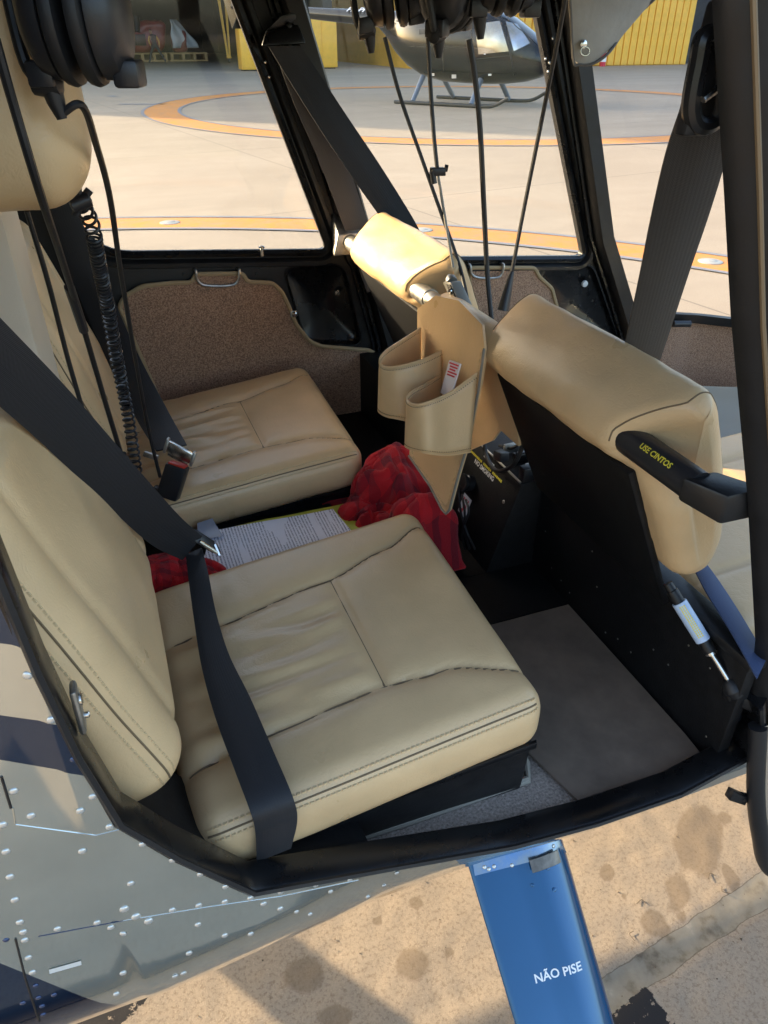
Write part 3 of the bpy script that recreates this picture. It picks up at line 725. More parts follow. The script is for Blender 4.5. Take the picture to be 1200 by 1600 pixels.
# ---- left side: doors, pillars, windows
WY = 1.85
W2 = lambda x, z: V(x, WY, z)
def xz(px, py, y=WY): p = at(px, py, 'Y', y); return (p.x, p.z)
D1 = [(-.34, .64), (.705, .64), (.70, .90), (.625, 1.17), (.44, 1.76), (-.34, 1.76)]
W1 = roundpoly([xz(134, 395), xz(512, 391), (.345, 1.72), (-.045, 1.72)], [.10, .025, .03, .03], 8)
REC1 = roundpoly([xz(441, 418), xz(538, 412), xz(566, 540), xz(478, 536)], .035, 6)
door1 = build(MB().plate(D1, [W1, REC1], W2, (0, .02, 0)), 'cabin_door', M['black'], HELI, smooth=0)
D2 = [(.72, .64), (1.62, .64), (1.50, .905), (1.375, 1.13), (1.165, 1.70), (1.15, 1.76), (.46, 1.76), (.645, 1.17), (.715, .90)]
W22 = roundpoly([xz(560, 404), xz(912, 401), (1.055, 1.72), (.505, 1.72)], [.025, .025, .03, .03], 8)
REC2 = roundpoly([xz(845, 420), xz(925, 412), xz(968, 535), xz(850, 530)], .035, 6)
door2 = build(MB().plate(D2, [W22, REC2], W2, (0, .02, 0)), 'cabin_door', M['black'], HELI, smooth=0)
def yfr(i, p, t): return Vector((t.z, 0, -t.x)).normalized(), V(0, -1, 0)
for dr, Wn, Rc in ((door1, W1, REC1), (door2, W22, REC2)):
    loop = [W2(*p) for p in Wn]; ctr = sum(loop, Vector()) / len(loop)
    def sf(i, p, t, ctr=ctr):
        s_ = Vector((t.z, 0, -t.x)).normalized(); s_ = s_ if s_.dot(p - ctr) > 0 else -s_
        return s_, V(0, -1, 0)
    build(MB().sweep(loop, [(-.004, -.004), (-.004, .006), (.004, .011), (.012, .008), (.012, -.004)], sf, True), 'window_gasket', M['blackgloss'], dr, smooth=50)
    build(MB().sweep(loop, [(.016, -.002), (.017, .006), (.024, .013), (.034, .012), (.037, .004), (.037, -.002)], sf, True), 'window_surround', M['black'], dr, smooth=50)
    m = MB(); pl = [V(p.x, WY + .012, p.z) for p in loop]; m.v = pl + [q + V(0, .004, 0) for q in pl]; k = len(pl)
    m.f = [tuple(range(k)), tuple(reversed(range(k, 2 * k)))]
    build(m, 'window_pane', M['glassdirty'], dr, smooth=0)
    rl = [W2(*p) for p in Rc]; rc = sum(rl, Vector()) / len(rl); m = MB(); k = len(rl)
    for f_, dy in ((1.03, -.004), (.985, -.003), (.955, .012), (.90, .019), (.0, .021)):
        m.v += [rc + (p - rc) * f_ + V(0, dy, 0) for p in rl]
    for i in range(4):
        for q in range(k): m.f.append((i * k + q, i * k + (q + 1) % k, (i + 1) * k + (q + 1) % k, (i + 1) * k + q))
    build(m, 'door_recess', M['blackgloss'], dr, smooth=60)
# carpet pocket on the rear door
CPX = [(186, 478), (196, 462), (222, 447), (268, 442), (300, 441), (305, 428), (380, 427), (386, 440), (426, 442), (440, 455), (452, 480), (462, 506), (484, 533), (502, 541), (578, 547), (590, 556), (596, 655), (560, 662), (470, 655), (250, 627)]
poly = [xz(x, y, WY - .012) for x, y in CPX]
def carpetpanel(CPX_, dr, hold=None):
    poly = [xz(x, y, WY - .012) for x, y in CPX_]
    cp = build(MB().plate(poly, [], lambda x, z: V(x, WY - .012, z), (0, .010, 0)), 'carpet_panel', M['carpet'], dr, smooth=0)
    build(MB().tube([V(x, WY - .013, z) for x, z in roundpoly(poly, .01, 3)], .0055, 7, True), 'edge_binding', M['binding'], cp)
    return cp
carpetpanel(CPX, door1)
carpetpanel([(735, 418), (835, 418), (842, 432), (862, 450), (875, 500), (960, 545), (970, 640), (720, 660)], door2)
for dr, hp in ((door1, [(306, 424), (309, 438), (322, 446), (360, 446), (371, 439), (374, 423)]), (door2, [(735, 415), (737, 428), (748, 434), (775, 434), (784, 428), (787, 414)])):
    P = [at(x, y, 'Y', WY - .022) for x, y in hp]
    P = [P[0] + V(0, .02, 0)] + P + [P[-1] + V(0, .02, 0)]
    build(MB().tube(cat(P, 5), .0035, 8), 'pull_handle', M['alu'], dr)
for x, y, r in ((459, 490, .007), (527, 457, .008)):
    c = at(x, y, 'Y', WY - .016 if x < 500 else WY + .012)
    if x < 500: build(MB().obox(c, V(1, 0, 0), V(0, 1, 0), V(0, 0, 1), .009, .003, .008), 'snap_bracket', M['alu'], door1, bevel=.002)
    build(MB().lathe([(r, 0), (r, .005), (r * .5, .008)], c - V(0, .002, 0), (0, -1, 0), 16), 'plug_button', M['steel'], door1)
for x, y in ((527, 458),): pass
for x, y in ((913, 443), (858, 473)): build(MB().lathe([(.010, 0), (.009, .006), (.004, .008)], at(x, y, 'Y', WY + .010), (0, -1, 0), 16), 'plug_button', mat('white_plug', (.7, .72, .72), .4), door2)
# window latch pin on the sill, door screws
c = at(409, 392, 'Y', WY - .012); lt = build(MB().tube([c + V(0, 0, -.012), c + V(0, 0, .012)], .004, 10), 'window_latch', M['steel'], door1)
build(MB().tube([c + V(-.007, 0, .008), c + V(.007, 0, .008)], .003, 8), 'latch_thumb', M['steel'], lt)
for x, y in ((317, 427), (401, 428), (288, 428), (408, 420), (570, 440), (578, 470), (590, 510)): build(MB().lathe([(.004, 0), (.0035, .0025), (.001, .003)], at(x, y, 'Y', WY - .001), (0, -1, 0), 10), 'door_screw', M['black'], door1)
for x, y in ((905, 430), (920, 432), (925, 470), (905, 478), (890, 500), (812, 415), (814, 427)): build(MB().lathe([(.004, 0), (.0035, .0025), (.001, .003)], at(x, y, 'Y', WY - .001), (0, -1, 0), 10), 'door_screw', M['black'], door2)
# pillars between and ahead of the left doors
def bar(name, path, prof, mt, parent=HELI):
    P = [Vector(p) for p in path]; f_ = []
    for i in range(len(P) - 1): f_ += [P[i] + (P[i + 1] - P[i]) * k / 6 for k in range(6)]
    f_.append(P[-1])
    return build(MB().sweep(f_, prof, lambda i, p, t: (Vector((t.z, 0, -t.x)).normalized(), V(0, -1, 0))), name, mt, parent, smooth=35)
box_prof = lambda a, d: [(-a, 0), (-a, d * .7), (-a * .7, d), (a * .7, d), (a, d * .7), (a, 0)]
bp_ = [V(.712, WY, .62), V(.708, WY, .90), V(.636, WY, 1.17), V(.452, WY, 1.77)]
bar('door_pillar', bp_, box_prof(.024, .045), M['black'])
bar('pillar_trim', [p + V(-.033, -.002, 0) for p in bp_], box_prof(.006, .016), M['blackgloss'])
bar('pillar_trim', [p + V(-.047, 0, 0) for p in bp_], box_prof(.0035, .010), M['blackgloss'])
ap = [V(1.585, WY, .70), V(1.47, WY, .915), V(1.352, WY, 1.13), V(1.125, WY, 1.77)]
bar('windshield_pillar', ap, box_prof(.026, .05), M['black'])
bar('pillar_trim', [p + V(-.036, -.002, 0) for p in ap], box_prof(.006, .018), M['blackgloss'])
for x, y in ((414, 97), (420, 120), (852, 92), (858, 98), (856, 112), (863, 60)):
    build(MB().lathe([(.003, 0), (.003, .002), (.001, .003)], at(x, y, 'Y', WY - .012), (0, -1, 0), 8), 'pillar_screw', M['steel'], HELI)
# windshield, its base rail, carpet under it
B0 = [V(1.50, WY, .86), V(1.72, 1.83, .845), V(1.95, 1.76, .835), V(2.2, 1.55, .83), V(2.3, YC, .83), V(2.2, .79, .83), V(1.95, .58, .835), V(1.72, .51, .845), V(1.50, .49, .86)]
T0 = [V(1.15, WY, 1.765), V(1.17, 1.75, 1.767), V(1.2, 1.6, 1.77), V(1.22, 1.4, 1.77), V(1.23, YC, 1.77), V(1.22, .94, 1.77), V(1.2, .74, 1.77), V(1.17, .59, 1.767), V(1.15, .49, 1.765)]
Bc, Tc = cat(B0, 4), cat(T0, 4); m = MB(); k = len(Bc)
for j in range(7):
    t = j / 6; bul = math.sin(math.pi * t) * .10
    for i in range(k):
        p = Bc[i] * (1 - t) + Tc[i] * t; e = math.sin(math.pi * i / (k - 1)); m.v.append(p + V(bul * e, 0, bul * .6 * e))
for j in range(6):
    for i in range(k - 1): m.f.append((j * k + i, j * k + i + 1, (j + 1) * k + i + 1, (j + 1) * k + i))
build(m, 'windshield', M['glass'], HELI, smooth=80)
rail = [at(982, 491, 'Y', 1.848), at(1060, 494, 'Y', 1.835), at(1130, 500, 'Y', 1.80), V(2.2, 1.55, .82), V(2.3, YC, .82)]
build(MB().sweep(cat(rail, 6), [(-.015, .0), (-.015, .02), (.013, .024), (.013, 0)], lambda i, p, t: (V(0, 0, 1), V(t.y, -t.x, 0).normalized())), 'windshield_rail', M['black'], HELI, smooth=40)
m = MB(); P = cat(rail, 6); m.v = [p + V(0, .004, -.012) for p in P] + [V(p.x, p.y + .004, .55) for p in P]; k = len(P); m.f = [(i, i + 1, k + i + 1, k + i) for i in range(k - 1)]
build(m, 'nose_carpet', M['carpet'], HELI, smooth=40)
build(MB().tube([at(1052, 506, 'Y', 1.80), at(1078, 506, 'Y', 1.79)], .010, 12), 'nose_connector', M['blackplastic'], HELI)
# right front door pillar next to the camera
rp = [V(.765, .505, .75), at(1180, 1000, 'Y', .505), at(1168, 780, 'Y', .505), at(1142, 500, 'Y', .505), at(1131, 300, 'Y', .505), at(1112, 0, 'Y', .505), V(.43, .505, 1.77)]
bar('door_pillar', rp, [(0, 0), (.002, .010), (.012, .020), (.062, .030), (.075, .028), (.075, 0)], M['black'])
bar('pillar_seal', [p + V(.016, -.0205, 0) for p in rp], [(-.0016, 0), (-.002, .003), (0, .004), (.002, .003), (.0016, 0)], M['trim_bronze'])
# front right door, standing open: only its lower edge and hinge reach into view
dp = cat([V(.742, .478, .80), V(.752, .452, .69), V(.785, .44, .585), V(.86, .44, .44), V(.98, .43, .36), V(1.2, .40, .36)], 6)
build(MB().tube(dp, .013, 12), 'door_edge', M['rubber'], HELI)
m = MB(); m.v = [p + V(.004, -.004, 0) for p in dp] + [p + V(.07, -.03, .05) for p in dp]; k = len(dp); m.f = [(i, i + 1, k + i + 1, k + i) for i in range(k - 1)]
build(m, 'door_skin', mat('beige_door_skin', (.42, .33, .23), .5), HELI, smooth=60)
c = at(1160, 1252, 'Y', .452); hg = build(MB().hexa([c + V(-.028, 0, .014), c + V(.012, 0, -.018), c + V(.012, .012, -.018), c + V(-.028, .012, .014), c + V(-.026, 0, .034), c + V(.012, 0, .0), c + V(.012, .012, .0), c + V(-.026, .012, .034)]), 'door_hinge', M['black'], HELI, bevel=.002)
build(MB().tube([c + V(.0, .006, .004), c + V(.022, .006, -.012)], .007, 10), 'hinge_pin', M['black'], hg)
# gas strut
ga, gb = at(1043, 912, 'Y', .625), at(1150, 1082, 'Y', .51)
gp = lambda t: ga + (gb - ga) * t
gs = build(MB().tube([gp(.0), gp(.06), gp(.065), gp(.17)], [.007, .007, .0085, .0085], 14), 'gas_strut', M['black'], HELI)
lab = build(MB().tube([gp(.17), gp(.52)], .0105, 20), 'strut_label', mat('pale_blue_label', (.45, .56, .72), .3), gs)
m = MB(); ax = (gb - ga).normalized(); sdv = ax.cross(CP - gp(.35)).normalized(); vv = sdv.cross(ax)
vv = vv if vv.dot(CP - gp(.35)) > 0 else -vv
for k in range(16):
    for j in (-1, 0, 1): m.obox(gp(.20 + .018 * k) + vv * .0101 + sdv * j * .003 - vv * abs(j) * .0004, ax, sdv, vv, .0012, .0009, .0005)
build(m, 'label_print', M['yellowprint'], lab, smooth=0, kind='stuff')
build(MB().tube([gp(.52), gp(.62), gp(.63)], [.0095, .0095, .006], 14), 'strut_collar', M['black'], gs)
build(MB().tube([gp(.62), gp(.645)], [.0085, .0085], 14), 'strut_ring', M['steel'], gs)
build(MB().tube([gp(.64), gp(.90)], .0042, 12), 'strut_rod', M['steel'], gs)
build(MB().tube([gp(.88), gp(.92), gp(.97), gp(1.03)], [.007, .013, .015, .010], 12), 'strut_ball_end', M['rubber'], gs)
build(MB().obox(gp(1.06) + V(.01, 0, -.01), V(1, -.6, -.5), V(0, 1, 0), V(0, 0, 1), .03, .006, .010), 'strut_bracket', M['black'], gs, bevel=.003)
# ---- cross tube carrying the front seat tops
TX, TZ = .585, 1.187
build(MB().tube([V(TX, 1.30, TZ), V(TX, 1.80, TZ)], .019, 18), 'cross_tube', M['alu'], HELI)
build(MB().tube([V(TX, 1.0, TZ), V(TX, 1.31, TZ)], .017, 18), 'cross_tube', M['alu'], HELI)
tb = build(MB().tube([V(TX, .70, TZ), V(TX, .66, TZ), V(TX + .003, .548, TZ - .002)], .0200, 24), 'tube_sleeve', M['blackplastic'], HELI)
build(MB().hexa([V(TX + .005, .507, TZ - .028), V(TX + .06, .507, TZ - .03), V(TX + .026, .553, TZ - .020), V(TX - .020, .553, TZ - .016), V(TX + .005, .507, TZ + .010), V(TX + .06, .507, TZ + .010), V(TX + .026, .553, TZ + .014), V(TX - .020, .553, TZ + .014)]), 'tube_bracket', M['black'], HELI, bevel=.004)
build(MB().hexa([V(TX - .045, 1.79, TZ - .03), V(TX + .03, 1.79, TZ - .03), V(TX + .03, 1.845, TZ - .03), V(TX - .03, 1.845, TZ - .03), V(TX - .03, 1.79, TZ + .02), V(TX + .03, 1.79, TZ + .02), V(TX + .03, 1.845, TZ + .06), V(TX - .03, 1.845, TZ + .06)]), 'tube_end_bracket', M['alu'], HELI, bevel=.004)
# lettering wrapped on the sleeve
tx = text('lettering', 'USE CINTOS', V(0, 0, 0), V(1, 0, 0), V(0, 1, 0), .0150, M['yellowprint'], tb, bold=True, fit=.056)
ang0 = R(42)
for v in tx.data.vertices:
    a = v.co.y / .0205 + ang0
    v.co = V(-math.sin(R(90) - a) * .0205, -v.co.x, math.cos(R(90) - a) * .0205)
tx.location = V(TX, .606, TZ) - WL[tb.name]
# ---- landing gear
M['strutblue'] = mat('metallic_blue_paint', (.0, .070, .175), .10, .3, var=.06, vscale=3, coat=.4)
def strut(xm, side, root):
    # wing-shaped fairing from hull to skid
    sg = 1 if side > 0 else -1
    P = [V(xm - .004, YC - sg * (YC - .70), .585), V(xm + .002, YC - sg * (YC - .405), .30), V(xm + .005, YC - sg * (YC - .185), .075)]
    ch = [.088, .080, .074]; th = [.028, .024, .020]; prof = []
    for k in range(28):
        a = 2 * math.pi * k / 28; u = math.cos(a); v = math.sin(a) * (1 - .45 * u * (-1)) * (.75 if u < 0 else 1)
        prof.append((u, v))
    mm = MB(); Q = []
    for i in range(2): Q += [(P[i] + (P[i + 1] - P[i]) * k / 8, ch[i] + (ch[i + 1] - ch[i]) * k / 8, th[i] + (th[i + 1] - th[i]) * k / 8) for k in range(8)]
    Q.append((P[2], ch[2], th[2]))
    for i, (p, c, t) in enumerate(Q):
        tg = (P[2] - P[0]).normalized(); nn = V(1, 0, 0).cross(tg).normalized()
        mm.v += [p + V(1, 0, 0) * u * c + nn * v * t for u, v in prof]
    for i in range(len(Q) - 1):
        for k in range(28): mm.f.append((i * 28 + k, i * 28 + (k + 1) % 28, (i + 1) * 28 + (k + 1) % 28, (i + 1) * 28 + k))
    mm.f.append(tuple(reversed(range(28)))); mm.f.append(tuple((len(Q) - 1) * 28 + k for k in range(28)))
    return build(mm, 'skid_strut', M['strutblue'], root, smooth=60)
s1 = strut(.458, 1, HELI)
for a, b_ in ((-.98, 1), (.458, -1), (-.98, -1)): strut(a, b_, HELI)
for y in (.175, 2 * YC - .175):
    build(MB().tube(cat([V(-1.5, y, .05), V(-.5, y, .05), V(.8, y, .05), V(1.3, y, .06), V(1.6, y, .16), V(1.72, y, .26)], 5), .032, 14), 'skid_tube', M['black'], HELI)
bv = BVHTree.FromPolygons([v.co + WL[s1.name] for v in s1.data.vertices], [tuple(p.vertices) for p in s1.data.polygons])
def onstrut(px, py):
    loc, nn, i, d = bv.ray_cast(CP, pray(px, py)); return (loc, nn if nn.dot(pray(px, py)) < 0 else -nn) if loc else (None, None)
p, nn = onstrut(872, 1520); q, _ = onstrut(872, 1480); q2, _ = onstrut(840, 1520)
if p and q and q2:
    ux = (onstrut(904, 1511)[0] - onstrut(841, 1529)[0]).normalized() if onstrut(904, 1511)[0] else V(1, 0, 0)
    tt = text('lettering', 'NÃO PISE', p + nn * .002, ux, nn.cross(ux), .0185, M['white'], s1, bold=True)
    for v in tt.data.vertices:           # lay each letter onto the curved fairing
        wp = v.co + p + nn * .03
        l_, n_, _, _ = bv.ray_cast(wp, -nn)
        if l_: v.co = l_ + nn * .0006 - (p + nn * .002)
# riveted root plate, clip and screws on the strut
def patch(bvq, pts, off, name, mt, parent, sub=6):
    """quad patch laid on a surface; pts four pixel corners"""
    mm = MB()
    for j in range(sub + 1):
        for i in range(sub + 1):
            u, v = i / sub, j / sub
            x = (pts[0][0] * (1 - u) + pts[1][0] * u) * (1 - v) + (pts[3][0] * (1 - u) + pts[2][0] * u) * v
            y = (pts[0][1] * (1 - u) + pts[1][1] * u) * (1 - v) + (pts[3][1] * (1 - u) + pts[2][1] * u) * v
            l_, n_, _, _ = bvq.ray_cast(CP, pray(x, y))
            if l_ is None: return None
            n_ = n_ if n_.dot(pray(x, y)) < 0 else -n_
            mm.v.append(l_ + n_ * off)
    for j in range(sub):
        for i in range(sub): k = j * (sub + 1) + i; mm.f.append((k, k + 1, k + sub + 2, k + sub + 1))
    return build(mm, name, mt, parent, smooth=60)
rootp = patch(bv, [(737, 1336), (872, 1310), (884, 1332), (742, 1368)], .0015, 'strut_root_plate', mat('blue_root_reflections', (.02, .16, .42), .2, .6, col2=(.26, .29, .27), vscale=16, coat=1), HELI, 10) or s1  # grey blotches in the blue paint in the reflections of a polished root
rv = BVHTree.FromPolygons([v.co + WL[rootp.name] for v in rootp.data.vertices], [tuple(p.vertices) for p in rootp.data.polygons])
for x, y in ((732, 1343), (736, 1356), (757, 1355), (764, 1358), (772, 1354), (770, 1330), (790, 1332), (779, 1327), (813, 1320), (827, 1319), (837, 1317), (860, 1313), (800, 1352), (750, 1340), (865, 1322)):
    l_, n_, _, _ = rv.ray_cast(CP, pray(x, y))
    if l_ is None: continue
    n_ = n_ if n_.dot(pray(x, y)) < 0 else -n_
    o = bpy.data.objects.new('rivet', rm); COL.objects.link(o); o.parent = rootp; o.location = l_ - WL[rootp.name]; o.rotation_euler = n_.to_track_quat('Z', 'Y').to_euler(); o.scale = (.0034,) * 3
l_, n_ = onstrut(850, 1345)
if l_:
    P = []
    for k in range(9):
        a = R(-60 + 15 * k); P.append(l_ + n_ * .012 * math.cos(a) * .6 + V(.026 * math.sin(a) / math.sin(R(60)) , 0, 0))
    build(MB().ribbon(P, [nn.cross(V(1, 0, 0)).normalized() * .010] * 9, .0015), 'strut_clip', mat('tarnished_steel', (.14, .12, .10), .3, 1.0, var=.3, vscale=80), s1)
for x, y, r in ((856, 1357, .0032), (866, 1390, .0034), (832, 1383, .0028)):
    l_, n_ = onstrut(x, y)
    if l_: build(MB().lathe([(r, -.0005), (r, .001), (r * .4, .0016)], l_, n_, 12), 'strut_screw', M['strutblue'], s1)
# ================================================================== rear seats
def interp(pts, x):
    if x <= pts[0][0]: return pts[0][1]
    for (a, ya), (b_, yb) in zip(pts, pts[1:]):
        if x <= b_:
            t = (x - a) / (b_ - a); t = t * t * (3 - 2 * t); return ya + (yb - ya) * t
    return pts[-1][1]
SEAT_C = [V(-.026, .530, .862), V(.440, .549, .899), V(.450, 1.040, .907), V(-.050, 1.022, .858)]
HX, HY, HZ = .245, .245, .047
def seat_warp(p):
    u, v = (p.x + HX) / (2 * HX), (p.y + HY) / (2 * HY)
    q = (SEAT_C[0] * (1 - u) + SEAT_C[1] * u) * (1 - v) + (SEAT_C[3] * (1 - u) + SEAT_C[2] * u) * v
    return q + V(0, 0, p.z - HZ)
SL = [(-.245, .085), (-.15, .095), (.04, .115), (.15, .145), (.235, .185)]      # inner seams in seat coordinates (x -> y)
SR = [(-.245, -.145), (-.10, -.135), (.04, -.128), (.13, -.138), (.235, -.175)]
XC_ = .045
def seams_d(x, y):
    dl, dr = abs(y - interp(SL, x)), abs(y - interp(SR, x))
    dc = abs(x - XC_) if interp(SR, x) < y < interp(SL, x) else 1
    return min(dl, dr, dc), dl, dr, dc
def seat_disp(seed):
    def f(p, nr):
        if nr.z < .25: return V(0, 0, .0015 * noise.noise(V(p.x * 14, p.y * 14, p.z * 14 + seed)))
        d, dl, dr, dc = seams_d(p.x, p.y)
        z = -.0046 * math.exp(-(d / .0040) ** 2) - .0046 * math.exp(-(d / .018) ** 2)
        inside = interp(SR, p.x) < p.y < interp(SL, p.x)
        e = 1 - (abs(p.x) / HX) ** 4
        z += .007 * e * (1 - (p.y / HY) ** 4)
        if inside and p.x < XC_:        # worn creases on the sitting panel
            k = max(0, min(1, (XC_ - p.x) / .03)) * max(0, min(1, (p.x + .24) / .05))
            ang = p.y * 1.0 + .16 * p.x + .012 * noise.noise(V(p.x * 9, p.y * 9, seed))
            z += k * (.0055 * math.sin(ang * 120 + 3 * noise.noise(V(p.x * 6, p.y * 10, seed))) * max(0, noise.noise(V(p.x * 6, p.y * 16, seed + 3)) + .35) + .003 * noise.noise(V(p.x * 8, p.y * 45, seed)))
        if p.y > interp(SL, p.x):
            z += .0016 * noise.noise(V(p.x * 40, p.y * 10, seed)) * max(0, min(1, (.1 - p.x) / .2))
        z += .0022 * noise.noise(V(p.x * 7, p.y * 7, seed + 1))
        return V(0, 0, z * nr.z)
    return f
def make_seat(label, seed):
    root = empty('passenger_seat', (.2, .785, FZ), label, 'seat', 'rear seats')
    rbx = RB(HX, HY, HZ, .036, .0055, seat_warp, seat_disp(seed), .008)
    cu = build(rbx.mb(), 'seat_cushion', M['leather'], root, smooth=70)
    def topline(pts, r=.0016, nm='seam'):
        build(MB().tube([rbx.pt(x, y, HZ) + V(0, 0, .0005) for x, y in pts], r, 6), nm, M['leather_dark'], cu)
    xsn = [-.238 + .476 * i / 70 for i in range(71)]
    topline([(x, interp(SL, x)) for x in xsn]); topline([(x, interp(SR, x)) for x in xsn])
    topline([(XC_, interp(SR, XC_) + (interp(SL, XC_) - interp(SR, XC_)) * i / 40) for i in range(41)])
    # welt and two rows of stitches along the outer edge of the top
    edge = [(x, -HY) for x in xsn]
    build(MB().tube([rbx.pt(x, y, HZ - .004) for x, y in edge], .0013, 6), 'seam', M['leather_dark'], cu)
    m = MB(); P = [(-.236 + .472 * i / 400, -HY) for i in range(401)]
    for row, (zz, yy) in enumerate(((HZ, HY - .010), (HZ - .014, HY))):
        pts = [rbx.pt(x, -yy, zz) for x, _ in P]
        for i in range(0, 400, 6):
            a, b_ = pts[i], pts[i + 4]; dd = b_ - a
            m.obox((a + b_) / 2, dd, V(0, 1, 0), V(0, 0, 1), dd.length * .5, .0014, .0014)
    build(m, 'stitching', M['thread'], cu, smooth=0, kind='stuff')
    # black box under the cushion
    m = MB(); m.hexa([V(-.10, .572, FZ), V(.425, .567, FZ), V(.425, 1.03, FZ), V(-.10, 1.03, FZ), V(-.10, .560, .775), V(.428, .562, .807), V(.43, 1.033, .815), V(-.10, 1.03, .775)])
    build(m, 'seat_box', M['black'], root, bevel=.003)
    m = MB(); m.hexa([V(.10, .556, .776), V(.432, .556, .797), V(.434, .562, .797), V(.10, .562, .776), V(.10, .556, .788), V(.432, .556, .809), V(.434, .562, .809), V(.10, .562, .788)])
    build(m, 'box_lip', M['blackgloss'], root, bevel=.001)
    # backrest, leaning aft
    hv = V(-.30, 0, .954).normalized(); fv = V(.954, 0, .30).normalized(); bx, by, bz = .244, .205, .060
    base = V(-.006, .783, .938)
    def bwarp(p):
        nar = 1 - .05 * max(0, (p.y / by)) ** 2
        return base + V(0, p.x * nar, 0) + hv * (p.y + by) + fv * (p.z - bz)
    def bdisp(p, nr):
        d = 0
        if nr.z > .2:
            e = min(abs(abs(p.x) - .165), 1)
            d -= .005 * math.exp(-(e / .012) ** 2)
            d += .014 * (1 - (p.x / bx) ** 2) * (1 - (p.y / by) ** 2) * .6
            d += .0035 * noise.noise(V(p.x * 8, p.y * 8, seed)) + .0016 * math.sin((p.x + p.y * .8) * 55 + 4 * noise.noise(V(p.x * 4, p.y * 4, seed + 2))) * max(0, noise.noise(V(p.x * 5 + 2, p.y * 5, seed)))
        return V(0, 0, d * max(0, nr.z))
    bb = RB(bx, by, bz, .050, .007, bwarp, bdisp)
    bk = build(bb.mb(), 'backrest', M['leather'], root, smooth=70)
    ys_ = [-by + .012 + (2 * by - .03) * i / 60 for i in range(61)]
    for sg in (-1, 1):
        build(MB().tube([bb.pt(sg * bx, y, bz - .012) for y in ys_], .0013, 6), 'seam', M['leather_dark'], bk)
    m = MB()
    for zz, xx in ((bz - .026, bx), (bz - .001, bx - .004)):
        pts = [bb.pt(-xx, -by + .012 + (2 * by - .03) * i / 300, zz) for i in range(301)]
        for i in range(0, 296, 6):
            a, b_ = pts[i], pts[i + 4]; dd = b_ - a
            m.obox((a + b_) / 2, dd, V(0, 1, 0), V(1, 0, 0), dd.length * .5, .0010, .0010)
    build(m, 'stitching', M['thread'], bk, smooth=0, kind='stuff')
    build(MB().tube([bb.pt(-bx, by - .055, bz - .012 - .1 * t) for t in [i / 10 for i in range(11)]], .0012, 6), 'seam', M['leather_dark'], bk)
    return root
seatR = make_seat('tan leather rear seat nearest the open doorway with a belt across it', 1.0)
seatL = make_seat('tan leather rear seat by the far door with carpeted panel', 6.0)
seatL.location = V(.2, .785 + .728, FZ)
# headrest block, central column
hb = RB(.17, .145, .145, .055, .012, lambda p: V(-.158, .905, 1.625) + p, lambda p, nr: nr * (.006 * noise.noise(p * 6) + .004 * noise.noise(p * 14)))
o = build(hb.mb(), 'headrest', M['leather'], smooth=70); tag(o, 'large smooth tan headrest cushion hanging beside the black headset', 'headrest')
o = build(MB().box(-.324, -.098, 1.045, 1.262, .79, 1.70), 'bulkhead_fairing', M['leather_pale'], HELI, bevel=.012)
build(MB().box(-.10, -.055, 1.10, 1.18, .90, .965), 'jack_plate', M['blackplastic'], HELI, bevel=.004)
for z in (.918, .945): build(MB().lathe([(.006, 0), (.006, .006), (.003, .007)], V(-.055, 1.14, z), (1, 0, 0), 12), 'jack_socket', M['steel'], HELI)
